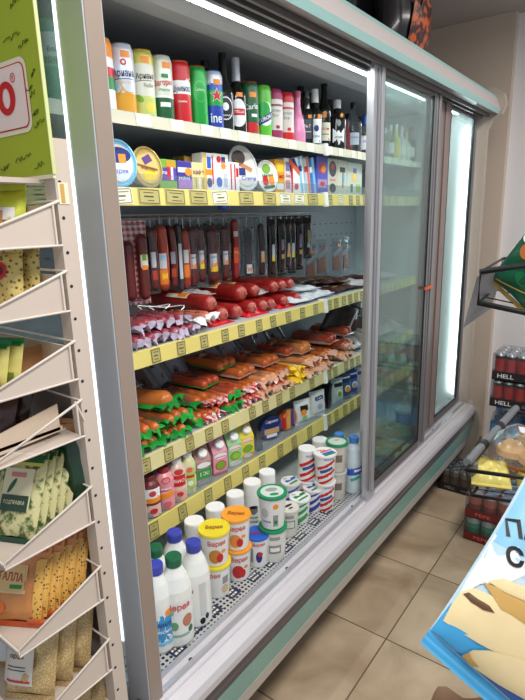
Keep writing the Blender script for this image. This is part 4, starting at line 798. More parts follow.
def pouch(u, w, h, base, decs, lab, x=-1.145, tilt=.1, t_=.03, yy=None):
    q0 = .88; h *= q0
    y = yy if yy else y_on(u, x, Z5 + h * .5)
    t = thing('cheese_pouch', lab, 'pouch', (x, y, Z5 + .001), -.35, 'pouches standing on the fifth shelf', 0, -tilt)
    m = MB(); m.pillow(w, h, t_, base, n=12, wr=.12, seed=int(u)); m.build('pouch_body', t)
    m = MB()
    fm = lambda a, b0, l: (lambda b: (t_ / 2 * max(0, (1 - abs(2 * a / w) ** 3)) ** .5 * max(0, 1 - abs((b - h / 2) / (h / 2 - .008)) ** 3.5) ** .5 + l + .002, a, b))(b0 * q0)
    for q in decs: q(m, fm)
    m.build('label', t); return t
PWH = mat((226, 228, 226), .3, var=.05, coat=.2)
pouch(303, .085, .125, PWH, [D(rec(.04, .028, .0, .085), BLACK), D(ell(.03, .03, -.004, .065), ORANGE, .001), D(ell(.026, .03, 0, .035), mat((150, 190, 140), .4))], 'white pouch with a black tag and orange picture, right of the round packs')
pouch(318, .085, .13, PWH, [D(rec(.045, .02, .0, .095, .15), NAVY), D(ell(.03, .03, .002, .05), mat((170, 176, 214), .4)), T('Сир', .03, .012, WHITE, 0, .095, .15, .0016)], 'white pouch with a dark blue tag and pale violet picture')
m = MB().prism([(-.03, 0), (.0, .0), (.004, .06), (.012, .115), (-.012, .13), (-.03, .11)], -.012, .012, BLACK); o = m.build('shelf_divider', None, .004); o.location = (-1.15, y_on(329, -1.15, .74), Z5); tag(o, 'black plastic shelf divider between the white and blue pouches', 'divider')
for i, (u, a, b) in enumerate(((338, mat((190, 204, 206), .3, var=.2, coat=.3), LGR), (346, mat((60, 92, 120), .3, var=.2, coat=.3), WHITE), (353, mat((56, 92, 190), .3, var=.15, coat=.3), WHITE), (361, mat((200, 206, 216), .3, var=.2, coat=.3), BLUE))):
    pouch(u, .07, .14, a, [D(ell(.036, .04, .004, .06), WHITE), D(ell(.026, .03, .004, .055), (LGR, ORANGE, mat((200, 180, 150), .4), BLUE)[i], .001), D(rec(.05, .02, 0, .105), (BLACK, NAVY, NAVY, BLUE)[i]), D(rec(.05, .006, 0, .122), WHITE)], ('pale pouch with a green picture', 'dark teal pouch with an orange picture', 'blue pouch', 'pale pouch with a blue tag')[i] + ', right of the black divider', t_=.022)
for i, u in enumerate((341, 349, 357)):
    pouch(u, .07, .15, mat((60, 100, 196), .3, var=.2, coat=.3), [D(rec(.05, .012, 0, .12), WHITE), D(rec(.05, .006, 0, .1), WHITE)], 'blue pouch in the back row right of the black divider, %s from the left' % ORD[i], x=-1.21, t_=.022)

# ---- lowest deck: milk bottles and cups
ZD = .4748
def milk(u, v, ztop, h, r, cap, decs, lab, fk=.85, cl=None, hw=.5):
    x, y = at_z(u, v, ZD + h)
    t = thing('milk_bottle', lab, 'bottle', (x, y, ZD), face(x, y, fk), 'milk bottles on the lowest deck')
    b = mat((234, 236, 232), .25, var=.02, coat=.2)
    MB().lathe([(r * .86, 0), (r, .01), (r, h * .56), (r * .95, h * .66), (r * .72, h * .79), (r * .47, h * .88), (r * .42, h - .016)], b, 28).build('bottle_body', t)
    MB().lathe([(r * .5, h - .026), (r * .52, h - .004), (r * .46, h)], cap, 24).build('cap', t)
    m = MB(); fm = cyl(r)
    for q in decs: q(m, fm)
    if m.v: m.build('label', t)
    return t
CBL = mat((58, 70, 170), .4); CGR = mat((24, 100, 66), .4); LBLU = mat((60, 150, 206), .4)
vereya = [T('Верея', .06, .024, RED, 0, .125), D(ell(.03, .036, .022, .08), mat((190, 120, 90), .4)), D(ell(.02, .026, -.014, .07), mat((110, 160, 110), .4)), D(rec(.05, .008, 0, .04), mat((150, 180, 150), .4)), D(ell(.016, .02, .03, .05), DGR), D(ell(.014, .016, -.02, .11), mat((150, 180, 150), .4))]
milk(155, 563, 0, .245, .037, CBL, [D(rec(.085, .085, 0, .075), LBLU), T('мляко', .05, .02, NAVY, -.0, .09, 0, .0015), T('прясно', .05, .014, WHITE, 0, .07, 0, .0015), D(rec(.085, .012, 0, .034), SKY, .001), D(ell(.02, .02, .02, .12), ORANGE)], 'white milk bottle with a bright blue label, half hidden by the near post')
milk(155, 546, 0, .235, .038, CGR, [T('Верея', .05, .02, RED, 0, .12)], 'milk bottle with a green cap behind the others, by the near post')
milk(173, 555, 0, .25, .041, CGR, vereya, 'milk bottle with a green cap and red lettering at the front of the deck')
milk(174, 531, 0, .245, .041, CBL, [T('Верея', .05, .02, RED, 0, .12)], 'milk bottle with a violet-blue cap in the second row')
milk(193, 541, 0, .245, .04, CBL, [T('Верея', .05, .02, RED, -.03, .12), D(rec(.02, .1, .02, .09), mat((206, 208, 206), .4)), D(ell(.016, .02, .016, .025), BLACK), D(ell(.012, .018, .03, .035), BLACK)], 'milk bottle with a violet-blue cap at the front, left of the yellow-lid cups', fk=1.1)
def cup(xy, z, h, rt, rb, body, lid, decs, lab, liddecs=(), seal=True, group='cups on the lowest deck', fk=.85, spin=0, lidr=1.07):
    x, y = xy
    t = thing('dairy_cup', lab, 'cup', (x, y, z), face(x, y, fk) + spin, group)
    MB().lathe([(rb * .94, 0), (rb, .003), (rt, h - .006), (rt * 1.02, h - .003)], body, 28).build('cup_body', t)
    MB().lathe([(rt * lidr, h - .006), (rt * (lidr + .01), h - .001), (rt * (lidr - .02), h + .002), (rt * .93, h + .001), (.0001, h + .0005)], lid, 32).build('lid', t)
    m = MB(); fm = cyl(lambda zz: rb + (rt - rb) * max(0, min(1, zz / h)) + .0003)
    for q in decs: q(m, fm)
    if m.v: m.build('label', t)
    m = MB()
    for q in liddecs: q(m, top(h + .001))
    if m.v: m.build('lid_print', t)
    return t
CW = mat((232, 234, 232), .3, var=.02, coat=.1)
ver = lambda pic: [T('Верея', .052, .022, RED, 0, .078), D(ell(.036, .046, -.006, .036), pic), D(ell(.02, .03, .008, .03), RED, .001), D(ell(.014, .012, .02, .05), ORANGE, .001)]
lidv = [T('Верея', .05, .024, mat((150, 70, 40), .4), 0, 0, -.2, .001)]
YL = mat((232, 212, 50), .35); OL = mat((240, 160, 50), .35)
h = .105
x, y = at_z(214, 528, ZD + 2 * h); cup((x, y), ZD, h - .001, .042, .036, CW, YL, [T('Верея', .05, .02, RED, -.02, .08)] + [D(rec(.02, .024, .022, .06), GREY), D(ell(.024, .03, .02, .03), mat((214, 190, 150), .4))], 'yellow-lid yogurt cup at the bottom of its stack of two')
cup((x, y), ZD + h + .001, h, .0435, .036, CW, YL, ver(mat((196, 130, 50), .4)), 'yellow-lid yogurt cup with red lettering on top of its stack', lidv)
x, y = at_z(236, 514, ZD + 2 * h); cup((x, y), ZD, h - .001, .041, .035, CW, OL, ver(mat((190, 40, 40), .4)), 'orange-lid yogurt cup at the bottom of its stack of two')
cup((x, y), ZD + h + .001, h, .0425, .035, CW, OL, ver(mat((226, 140, 60), .4)), 'orange-lid yogurt cup with red lettering on top of its stack', lidv, fk=1.0)
x, y = at_z(257, 533, ZD + .105); cup((x, y), ZD, .105, .037, .031, CW, mat((40, 96, 200), .35), [T('Верея', .04, .016, RED, .0, .085), D(ell(.02, .04, 0, .04), NAVY), D(ell(.016, .016, .004, .05), RED, .001), D(rec(.014, .05, -.026, .045), GREY)], 'blue-lid yogurt cup standing alone in front of the green-lid stack', [T('Верея', .04, .016, RED, 0, 0, 0, .001)])
GL = mat((24, 140, 92), .35); GLT = mat((170, 206, 190), .35)
x, y = at_z(272, 491, ZD + .235)
cup((x, y), ZD, .115, .043, .037, mat((222, 222, 216), .3), GL, [D(rec(.04, .03, 0, .05), mat((150, 140, 128), .4)), D(rec(.03, .014, 0, .05), WHITE, .001), D(rec(.034, .012, 0, .09), GREY)], 'green-rimmed cup at the bottom of the tall stack of two')
cup((x, y), ZD + .118, .115, .045, .036, CW, GL, [D(ell(.018, .018, 0, .085), ORANGE), D(rec(.016, .04, 0, .035), GREY), D(rec(.01, .012, 0, .03), GREEN, .001), D(ell(.026, .034, -.036, .06), mat((190, 196, 190), .4)), D(rec(.03, .006, -.03, .03), mat((150, 160, 150), .4))], 'tall cup with a green-rimmed clear lid on top of its stack', [D(ell(.074, .074), mat((206, 216, 210), .35)), D(ell(.04, .024, .0, .01), mat((150, 156, 150), .4), .001), D(ell(.03, .016, .002, -.02), GL, .001)], spin=.1)
x, y = at_z(288, 507, ZD + .1); cup((x, y), ZD, .1, .036, .031, mat((216, 214, 204), .3), mat((214, 212, 204), .35), [D(rec(.04, .03, 0, .05), DGR), D(rec(.034, .024, 0, .05), mat((220, 222, 210), .4), .001), D(rec(.03, .012, 0, .08), GREY)], 'pale grey cup with a black spiral on its lid, right of the green-lid stack', [D(ell(.04, .012, 0, .006, rot=.6), BLACK), D(ell(.02, .008, .008, -.01, rot=.6), BLACK)])
sw = lambda c: [D(rec(.06, .016, 0, .02, .6), c), D(rec(.06, .012, 0, .05, .6), c), D(rec(.05, .008, .006, .078, .4), c)]
swl = lambda c: [D(rec(.055, .014, .0, .01, .7), c), D(rec(.05, .008, .01, -.012, .7), GREEN, .001), D(ell(.03, .02, -.012, .014), WHITE, .0015), T('0.1', .026, .012, c, -.01, .014, 0, .002)]
x, y = at_z(300, 497, ZD + .092); cup((x, y), ZD, .092, .036, .03, CW, CW, sw(mat((60, 160, 80), .4)), 'white cup with green swirls in front of the blue-swirl cup', swl(GREEN))
x, y = at_z(313, 487, ZD + .09); cup((x, y), ZD, .09, .036, .03, CW, CW, sw(mat((60, 66, 160), .4)), 'white cup with violet-blue swirls at the front, left of the red-striped stack', swl(mat((70, 70, 170), .4)))
x, y = at_z(291, 481, ZD + .098); cup((x, y), ZD, .098, .037, .031, CW, CW, sw(BLUE), 'white cup with blue swirls in the second row behind the green-swirl cup', swl(BLUE))
rst = [D(rec(.08, .012, 0, .075, .45), RED), D(rec(.08, .012, 0, .035, .45), RED), D(rec(.05, .012, .0, .056, .35), mat((60, 80, 150), .4), .001), D(rec(.04, .008, .01, .1, .0), mat((170, 180, 210), .4)), D(rec(.06, .01, 0, .01, .4), RED)]
x, y = at_z(325, 452, ZD + .228); cup((x, y), ZD, .112, .038, .031, CW, CW, rst, 'red-striped cup at the bottom of the right stack of two')
cup((x, y), ZD + .115, .112, .0405, .033, CW, CW, rst, 'red-striped cup with a printed white lid on top of the right stack', [D(rec(.05, .014, .01, -.008, .5), BLUE), D(rec(.05, .01, .016, -.02, .5), GREEN), D(rec(.05, .008, .004, .008, .5), RED), T('365', .03, .016, RED, -.014, .012, 0, .0014)])
x, y = at_z(307, 448, ZD + .222); cup((x, y), ZD, .1, .042, .034, CW, CW, rst, 'white-rimmed red-striped cup at the bottom of the left striped stack', [D(rec(.05, .01, .0, .0, .5), RED)])
cup((x, y), ZD + .103, .118, .033, .039, CW, mat((238, 238, 236), .35), rst, 'red-striped cup standing upside down with a plain white base up', lidr=1.0)
def kefir(u, v, hh, r, lab, cols):
    x, y = at_z(u, v, ZD + hh)
    t = thing('kefir_tub', lab, 'tub', (x, y, ZD), face(x, y, .9), 'white-lidded tubs in the back row of the lowest deck')
    MB().lathe([(r * .9, 0), (r, .004), (r * .98, hh - .045), (r * .86, hh - .04)], CW, 24).build('tub_body', t)
    MB().lathe([(r * .9, hh - .045), (r * 1.0, hh - .042), (r * 1.0, hh - .004), (r * .95, hh)], mat((240, 240, 238), .35), 24).build('lid', t)
    m = MB(); fm = cyl(r * 1.005)
    for q in cols: q(m, fm)
    m.build('label', t)
kf = [D(ell(.03, .034, 0, .09), mat((120, 110, 104), .4)), D(rec(.03, .004, 0, .06), GREEN), D(ell(.03, .012, .0, .1), BLACK, .001), T('кефир', .034, .01, BLACK, 0, .045)]
kefir(194, 520, .18, .031, 'white-lidded tub behind the violet-capped milk bottles, first of five from the left', kf)
kefir(215, 506, .18, .031, 'white-lidded tub behind the yellow-lid stack, second of five from the left', kf)
kefir(235, 493, .18, .03, 'white-lidded tub behind the orange-lid stack, third of five from the left', kf)
kefir(252, 481, .185, .031, 'white-lidded tub with a dark picture, left of the green-rimmed stack, fourth of five', kf)
kefir(267, 471, .18, .03, 'white-lidded tub behind the green-rimmed stack, rightmost of the five', kf)
kefir(320, 439, .2, .032, 'white-lidded tub at the back beside the blue-capped bottles', kf)
x, y = at_z(337, 441, ZD + .235)
cup((x, y), ZD, .115, .038, .032, mat((206, 202, 192), .3, var=.15, scale=60), mat((206, 208, 200), .35), [D(rec(.03, .03, 0, .06), mat((120, 110, 96), .4))], 'brownish clear cup at the bottom of the stack beside the blue-capped bottles')
cup((x, y), ZD + .118, .115, .041, .034, mat((206, 202, 192), .3, var=.15, scale=60), GL, [D(rec(.03, .03, 0, .06), mat((120, 110, 96), .4)), D(rec(.01, .07, -.03, .05), GREY)], 'brownish cup with a green-ringed lid on top of its stack, by the blue-capped bottles', [D(ell(.068, .068), mat((200, 214, 210), .35)), D(ell(.02, .014, .0, .01), ORANGE, .001)])
for i, (u, v) in enumerate(((339, 433), (354, 436))):
    x, y = at_z(u, v, ZD + .235)
    t = thing('milk_bottle', ('clear drink bottle with a light blue cap, behind the green-ringed cup', 'clear drink bottle with a light blue cap and blue label, nearest the door stile')[i], 'bottle', (x, y, ZD), face(x, y), 'blue-capped bottles on the lowest deck')
    MB().lathe([(.032, 0), (.036, .008), (.036, .135), (.033, .15), (.027, .185), (.017, .205), (.016, .22)], mat((206, 222, 228), .2, var=.04, coat=.4), 24).build('bottle_body', t)
    MB().lathe([(.0195, .212), (.0195, .233), (.017, .235)], mat((66, 130, 206), .4), 20).build('cap', t)
    m = MB(); fm = cyl(.0363); m.decal(rec(.07, .03, 0, .1, .15), fm, BLUE); m.decal(rec(.04, .012, 0, .07, .4), fm, mat((60, 170, 140), .4)); m.decal(rec(.03, .01, .01, .105, .15), fm, WHITE, .0012); m.build('label', t)

# ---- goods behind the middle door
gb = 'goods behind the middle glass door'
FW = mat((206, 200, 200), .25, var=.35, scale=25, coat=.4)
for i, yy in enumerate((2.30, 2.43, 2.56, 2.69, 2.82)):
    t = thing('meat_pack', 'pale film pack on the fourth shelf behind the middle door, %s from the left' % ORD[i], 'pack', (-1.14, yy, Z4 + .001), .1, gb)
    m = MB(); m.T = Matrix.Translation((0, 0, .03)) @ Matrix.Rotation(-PI / 2, 4, 'Y'); m.pillow(.12, .24, .058, FW, n=12, wr=.5, seed=i); m.build('film', t)
    m = MB(); m.decal(rec(.07, .05), lambda a, b, l: (-.1 + b, a, .061 + l), (mat((170, 90, 80), .4), LBW)[i % 2]); m.build('label', t)
for i, yy in enumerate((2.38, 2.46, 2.54, 2.62, 2.70, 2.78, 2.86)):
    pouch(0, .075, .15, mat(((170, 190, 170), (120, 160, 120), (200, 206, 196), (140, 180, 130), (190, 200, 190), (110, 160, 100), (200, 200, 196))[i], .3, var=.25, coat=.3), [D(rec(.05, .03, 0, .1), (mat((120, 70, 60), .4), WHITE, DGR)[i % 3]), D(ell(.04, .04, 0, .05), (WHITE, LGR, mat((190, 160, 120), .4))[i % 3])], 'pouch on the fifth shelf behind the middle door, %s from the left' % ORD[i], t_=.03, yy=yy)
for i, yy in enumerate((2.36, 2.54, 2.72)):
    t = thing('meat_pack', 'flat dark pack on the third shelf behind the middle door, %s from the left' % ORD[i], 'pack', (-1.14, yy, Z3 + .001), 0, gb)
    m = MB(); m.T = Matrix.Translation((0, 0, .018)) @ Matrix.Rotation(-PI / 2, 4, 'Y'); m.pillow(.13, .24, .034, JD if i % 2 else FW, n=12, wr=.4, seed=i); m.build('film', t)
def box_tub(u, v, zt_, w, d, h, c1, lidc, lab):
    x, y = at_z(u, v, zt_); t = thing('plastic_tub', lab, 'tub', (x, y, ZD), .1, gb)
    m = MB(); m.lathe([(w * .62, 0), (w * .7, h - .012)], c1, 4 * 6, sq=1); m.build('tub_body', t); m = MB(); m.lathe([(w * .74, h - .014), (w * .75, h - .002), (w * .7, h), (w * .64, h - .004), (.001, h - .004)], lidc, 24, sq=1); m.build('lid', t)
box_tub(408, 408, ZD + .12, .075, .1, .12, BLUE, WHITE, 'blue plastic tub with a white lid on the lowest deck behind the middle door')
box_tub(424, 396, ZD + .12, .07, .1, .12, WHITE, WHITE, 'white plastic tub right of the blue tub behind the middle door')
box_tub(418, 379, ZD + .14, .07, .1, .14, CW, WHITE, 'white plastic tub at the back behind the middle door')
for i, (u, v, c_) in enumerate(((392, 428, mat((206, 170, 130), .3, var=.3)), (400, 425, mat((80, 170, 100), .3, var=.3)), (390, 446, mat((196, 190, 120), .3, var=.3)), (398, 440, mat((190, 200, 170), .3, var=.3)))):
    x, y = at_z(u, v, ZD + .05); t = thing('sausage_pack', 'flat pack on the lowest deck behind the middle door, ' + ('tan, by the door stile', 'green, right of the tan one', 'yellowish, at the front', 'pale green, second from the front')[i], 'pack', (x + .06, y, ZD + .001), .2, gb)
    m = MB(); m.T = Matrix.Translation((0, 0, .025)) @ Matrix.Rotation(-PI / 2, 4, 'Y'); m.pillow(.1, .14, .05, c_, n=10, wr=.3, seed=i); m.build('film', t)
    m = MB(); m.decal(rec(.05, .04), lambda a, b, l: (-.07 + b, a, .051 + l), LBW); m.build('label', t)
# charcoal sack on the roof, plus a black bag shape standing in for shadow
def sack(x, y, z, w, d, h, base, decs, lab, yaw=0):
    t = thing('charcoal_bag_or_shade', lab, 'bag', (x, y, z), yaw)
    m = MB(); m.pillow(w, h, d, base, n=14, wr=.08, seed=3); m.box(-d * .3, d * .3, -w * .4, w * .4, 0, .02, base); m.build('sack', t, .0)
    p = MB(); fm = lambda a, b, l: (d / 2 * max(0, (1 - abs(2 * a / w) ** 3)) ** .5 * max(0, 1 - abs((b - h / 2) / (h / 2 - .008)) ** 3.5) ** .5 + l + .006, a, b)
    for q in decs: q(p, fm)
    if p.v: p.build('print', t)
FLM = pattern((196, 86, 34), (48, 16, 12), 'noise', 34, .4, .46); FLY = mat((250, 190, 70), .4)
sk = mat((26, 25, 28), .25, coat=.3)
sack(-.93, y_on(410, -.9, 2.25), 2.126, .26, .15, .45, sk, [D([(-.05, .03), (.09, .02), (.105, .1), (.10, .22), (.06, .19), (.03, .24), (-.01, .18), (-.045, .2), (-.06, .1)], FLM, .004), D(ell(.04, .03, .08, .03), mat((170, 166, 166), .5), .005)], 'black charcoal bag with an orange flame picture on top of the refrigerator', -.2)
sack(-1.12, y_on(358, -1.12, 2.25), 2.126, .3, .16, .4, mat((34, 34, 38), .3, coat=.3), [], 'black bag shape standing in for shadow on the refrigerator roof, left of the flame bag', -.2)  # only shadow here, built as a dark bag shape

# ================================================================== LEFT RACK
def at_y(u, v, y):
    d = ray(u, v); t = y / d.y; return d.x * t, EYE + d.z * t
RK = mat((206, 192, 180), .45, var=.02); WIRE = mat((222, 212, 202), .4); CARD = mat((176, 128, 84), .7, var=.1); CARD2 = mat((206, 186, 164), .7, var=.05)
rack = thing('display_rack', 'cream metal display rack of tilted bins with a green header card, left of the refrigerator', 'rack', (-1.0, .53, 0))
def rp(name, mb, par=None, bevel=0, lab=None):
    o = mb.build(name, par or rack, bevel)
    if not par: o.matrix_parent_inverse = Matrix.Translation((1.0, -.53, 0))
    if lab: o['label'] = lab
    return o
XR, XL, YR, YF = -.80, -1.24, .515, .34
HOLE = mat((40, 34, 32), .8)
BINS = [(1.583, 1.512), (1.47, 1.402), (1.349, 1.28), (1.241, 1.172), (1.07, .997), (.899, .824), (.729, .655), (.56, .485)]
for x0 in (XR - .03, XL):
    pm = MB().box(x0, x0 + .03, YR, YR + .03, 0, 1.68, RK)
    if x0 > -1:
        z = .2
        while z < 1.62:
            pm.T = Matrix.Translation((x0 + .0302, YR + .008, z)) @ Matrix.Rotation(PI / 2, 4, 'Y'); pm.lathe([(.003, 0), (.003, .0003)], HOLE, 10); z += .0565
    rp('post', pm)
rp('foot', MB().box(XL, XR, .30, .545, 0, .03, RK)); rp('top_bar', MB().box(XL, XR - .03, YR, YR + .02, 1.615, 1.655, RK).box(XL, XR - .03, YF + .05, YR, 1.612, 1.62, RK))
rp('back_panel', MB().box(XL + .03, XR - .03, YR + .022, YR + .026, .03, 1.30, mat((150, 140, 136), .6)))
st = MB().box(XR, XR + .0012, YR + .003, YR + .022, 1.578, 1.612, CREAM).box(XR + .0012, XR + .0018, YR + .007, YR + .014, 1.58, 1.61, mat((206, 160, 84), .6)); rp('sticker', st, lab='small yellowed sticker on the rack post')
for i, (zt, zb) in enumerate(BINS):
    zf = zt - .062; m = MB()
    if i != 3:
        for x in (XR - .001, XL):
            vs = [(x, YF, zb), (x, YR - .008, zb), (x, YR - .008, zt - .004), (x, YF, zf)]
            m.add(vs + [(a - .0015, b, c) for a, b, c in vs], [(0, 1, 2, 3), (7, 6, 5, 4), (0, 3, 7, 4), (1, 5, 6, 2), (3, 2, 6, 7), (0, 4, 5, 1)], RK, False)
    m.box(XL, XR - .001, YF, YR - .004, zb - .0015, zb + .001, RK); m.box(XL, XR - .001, YF, YF + .0015, zb, zf, RK)
    b = rp('bin', m)
    w = MB(); w.tube([(XR + .001, YR + .002, zt), (XR + .001, YF, zf), (XL, YF, zf), (XL, YR, zt)], .0026, WIRE, 8); w.tube([(XR + .001, YR, zb), (XR + .001, YF, zb), (XR + .001, YF, zf)], .002, WIRE, 8)
    w.tube([(XL, YR - .002, zt), (XR, YR - .002, zt)], .002, WIRE, 8); w.tube([(XR + .001, YR - .01, zt - .004), (XR + .001, YR - .01, zb)], .002, WIRE, 8)
    if i == 3:
        w.tube([(XR - .06, YR, zb), (XR - .06, YF, zb)], .002, WIRE, 8); w.tube([(XR + .001, YR - .012, zt), (XR + .001, YR + .002, zb + .03)], .002, WIRE, 8); w.tube([(XR + .001, YF + .08, zb), (XR - .06, YF + .05, zb)], .002, WIRE, 8)
    w.build('wire_rim', b)
    if i in (0, 1, 2):
        d = MB()
        for xx in (-.88, -.99): d.box(xx, xx + .002, YF + .06, YR - .014, zb + .001, zt - .012 , CARD)
        d.box(-1.1, XR - .006, YR - .016, YR - .013, zb + .001, zt - .006, CARD2); d.build('card_divider', b)
cb = MB().box(-.95, -.835, YF + .02, YR - .02, BINS[3][1] + .012, BINS[3][1] + .018, CARD2)
vs = [(-.835, YF - .02, BINS[3][1] + .004), (-.835, YR - .025, BINS[3][1] + .01), (-.835, YR - .025, BINS[3][1] + .062), (-.835, YF - .02, BINS[3][1] + .03)]
cb.add(vs + [(a - .003, b, c) for a, b, c in vs], [(0, 1, 2, 3), (7, 6, 5, 4), (0, 3, 7, 4), (1, 5, 6, 2), (3, 2, 6, 7), (0, 4, 5, 1)], CARD2, False)
o = tag(cb.build('cardboard_box'), 'pale cardboard box with slanted side lying in the open-wire bin of the rack', 'box')
# header card
YS = .505
def sp(u, v): return at_y(u, v, YS)
LIM = mat((166, 182, 44), .5, var=.05, scale=5)
xr0, zr0 = sp(53, 174)
hd = rp('header_card', MB().box(-1.35, xr0, YS, YS + .004, zr0, 2.25, LIM).box(xr0, xr0 + .002, YS - .001, YS + .005, zr0, 2.25, mat((206, 214, 150), .5)).box(-1.35, xr0, YS, YS + .004, zr0 - .006, zr0, CREAM), lab='lime green header card with a red-bordered logo')
fmS = lambda a, b, l: (a, YS - l, b)
def pxpoly(pts): return [sp(*p) for p in pts]
lg = MB()
x1, z1 = sp(31, 120); x2, z2 = sp(20, 60); x0 = -1.28; zt_, zb_ = sp(12, 62)[1], sp(12, 133)[1]; xr = sp(28, 98)[0]
def rrect(x0, x1, z0, z1, r):
    o = []
    for cx, cz, a0 in ((x1 - r, z1 - r, 0), (x0 + r, z1 - r, 90), (x0 + r, z0 + r, 180), (x1 - r, z0 + r, 270)):
        for k in range(6): a = math.radians(a0 + k * 18); o.append((cx + r * math.cos(a), cz + r * math.sin(a)))
    return o
lg.decal(rrect(x0, xr + .006, zb_ - .004, zt_ + .004, .018), fmS, CREAM, .001, 2); lg.decal(rrect(x0 + .006, xr, zb_ + .003, zt_ - .003, .014), fmS, RED, .0016, 2); lg.decal(rrect(x0 + .008, xr - .002, zb_ + .005, zt_ - .005, .012), fmS, mat((240, 220, 214), .5), .0022, 2)
ox, oz = sp(8, 99); hO = sp(8, 82)[1] - sp(8, 117)[1]
wO = 2 * (sp(17, 98)[0] - ox)
def ring(m, cx, cz, w, h, wi, hi, mt, l):
    a = ell(w, h, cx, cz, 28); b = ell(wi, hi, cx, cz, 28); vs = [fmS(p[0], p[1], l) for p in a + b]; m.add(vs, [(k, 28 + k, 28 + (k + 1) % 28, (k + 1) % 28) for k in range(28)], mt, False)
ring(lg, ox, oz, wO, hO, wO * .42, hO * .6, RED, .003)
lg.decal(rec(wO * .35, hO, ox - wO * 1.0, oz), fmS, RED, .003, 1); lg.decal(rec(wO * .35, hO, ox - wO * 1.55, oz), fmS, RED, .003, 1)
rx_, rz_ = sp(14, 78); ring(lg, rx_, rz_, .014, .014, .011, .011, RED, .003); lg.text('R', .009, fmS, RED, rx_, rz_, .003)
lg.build('logo', hd)
hw = MB(); rnd = random.Random(5)
for (u, v, L) in [(12, 40, .05), (24, 45, .03), (16, 4, .03), (30, 90, .02), (36, 115, .02), (40, 125, .03), (24, 160, .05), (40, 167, .03), (6, 170, .03), (34, 75, .012), (33, 96, .015)]:
    cx, cz = sp(u, v); pts = []
    for k in range(13): pts.append((cx + L * (k / 12 - .5), YS - .0012, cz + .006 * (k / 12) + rnd.uniform(-.004, .004)))
    hw.tube(pts, .0006, mat((70, 84, 20), .6), 4)
hw.build('handwriting', hd)

# contents of the bins
def bag(i, x, y, w, h, t_, base, decs, lab, lean=.22, yaw=0, group=None, wr=.2, name='seed_packet', cat='packet', z=None, seed=0, sealm=None):
    zb = BINS[i][1] + .0015
    t = thing(name, lab, cat, (x, y, zb), -PI / 2 + yaw + .42, group, 0, -lean)
    m = MB(); m.pillow(w, h, t_, base, n=12, wr=wr, seed=seed, seal_m=sealm); m.build('packet_body', t)
    p = MB(); fm = lambda a, b, l: (t_ / 2 * max(0, (1 - abs(2 * a / w) ** 3)) ** .5 * max(0, 1 - abs((b - h / 2) / (h / 2 - .008)) ** 3.5) ** .5 * (1 + wr * .35) + l + .0008, a, b)
    for q in decs: q(p, fm)
    if p.v: p.build('label', t)
    return t
HERB = pattern((210, 204, 150), (70, 96, 40), 'noise', 60, .35, .52); HG = mat((30, 62, 40), .3, var=.3, scale=40, coat=.3); HY = mat((206, 196, 90), .4); HC = mat((222, 214, 178), .4)
herb = [D(rec(.085, .014, 0, .148), DGR), D(rec(.085, .006, 0, .138), HY), D(rec(.06, .075, 0, .092), HC), D(rec(.03, .008, 0, .118), mat((206, 120, 130), .4), .0012), D(rec(.055, .028, 0, .068), HG, .0016), T('ПОДПРАВКА', .044, .009, HC, 0, .069, 0, .0022), D(ell(.008, .03, -.01, .098, rot=-.5), DGR, .0014)]
gh = 'herb packets in the middle bin of the rack'
for k in range(5):
    bag(4, -.866, .385 + .017 * k, .095, .168, .017, HERB if k else HERB, herb + ([D(ell(.02, .02, -.036, .03), mat((240, 96, 40), .4), .002)] if k == 0 else []), 'cream and dark green herb packet, %s from the front of the row nearest the aisle' % ORD[k], lean=.5, group=gh, seed=k, sealm=HG)
for k in range(4):
    bag(4, -.985, .355 + .028 * k, .1, .17, .026, HG if k % 2 else HERB, herb, 'herb packet in the inner row of the middle bin, %s from the front' % ORD[k], lean=.5, group=gh, seed=k + 9, sealm=HG)
bag(4, -.845, .494, .07, .172, .012, HG, [], 'dark green shiny packet at the rear corner of the middle bin', lean=.1, wr=.5)
OR_ = mat((206, 134, 70), .3, var=.2, scale=25, coat=.4); ORS = mat((190, 84, 40), .3, coat=.4); SEED = pattern((60, 44, 30), (222, 172, 84), 'voronoi', 170, .35, .26)
go = 'orange snack bags in the sixth bin of the rack'
for k in range(4):
    t = bag(5, -.872, .374 + .027 * k, .105, .165, .032, OR_, [D(rec(.062, .05, -.012, .085), mat((226, 196, 150), .4)), D(rec(.056, .044, -.012, .085), mat((216, 180, 120), .4), .0014), T('ГАЛЛА', .05, .02, mat((150, 40, 30), .4), -.012, .088, -.06, .002), D(rec(.024, .007, 0, .072), GREEN, .002), D(rec(.1, .01, 0, .132, .12), ORS, .0012), D(ell(.024, .022, -.03, .035), mat((240, 110, 40), .4), .0014), D(rec(.016, .11, .042, .066), SEED, .0012), D(ell(.03, .012, .04, .012), mat((226, 110, 50), .4), .0016)], 'orange snack bag with a printed cream label, %s from the front beside the rack side' % ORD[k], lean=.48, yaw=.1, group=go, wr=.3, seed=k + 20, name='snack_bag', cat='bag', sealm=ORS)
    m = MB(); m.T = Matrix.Translation((0, .047, .02)); m.pillow(.02, .11, .022, SEED, n=8, wr=.1, seed=k); m.build('seed_strip', t)
for k in range(3): bag(5, -1.0, .372 + .045 * k, .11, .15, .038, OR_, [D(rec(.1, .01, 0, .13, .1), ORS, .001)], 'orange snack bag in the inner row of the sixth bin, %s from the front' % ORD[k], lean=.25, group=go, wr=.3, seed=k + 30, name='snack_bag', cat='bag', sealm=ORS)
RICE = pattern((212, 190, 142), (186, 156, 104), 'voronoi', 260, .35, .4); RICE2 = pattern((206, 180, 128), (170, 136, 86), 'voronoi', 200, .35, .4)
gr = 'grain bags in the lower bins of the rack'
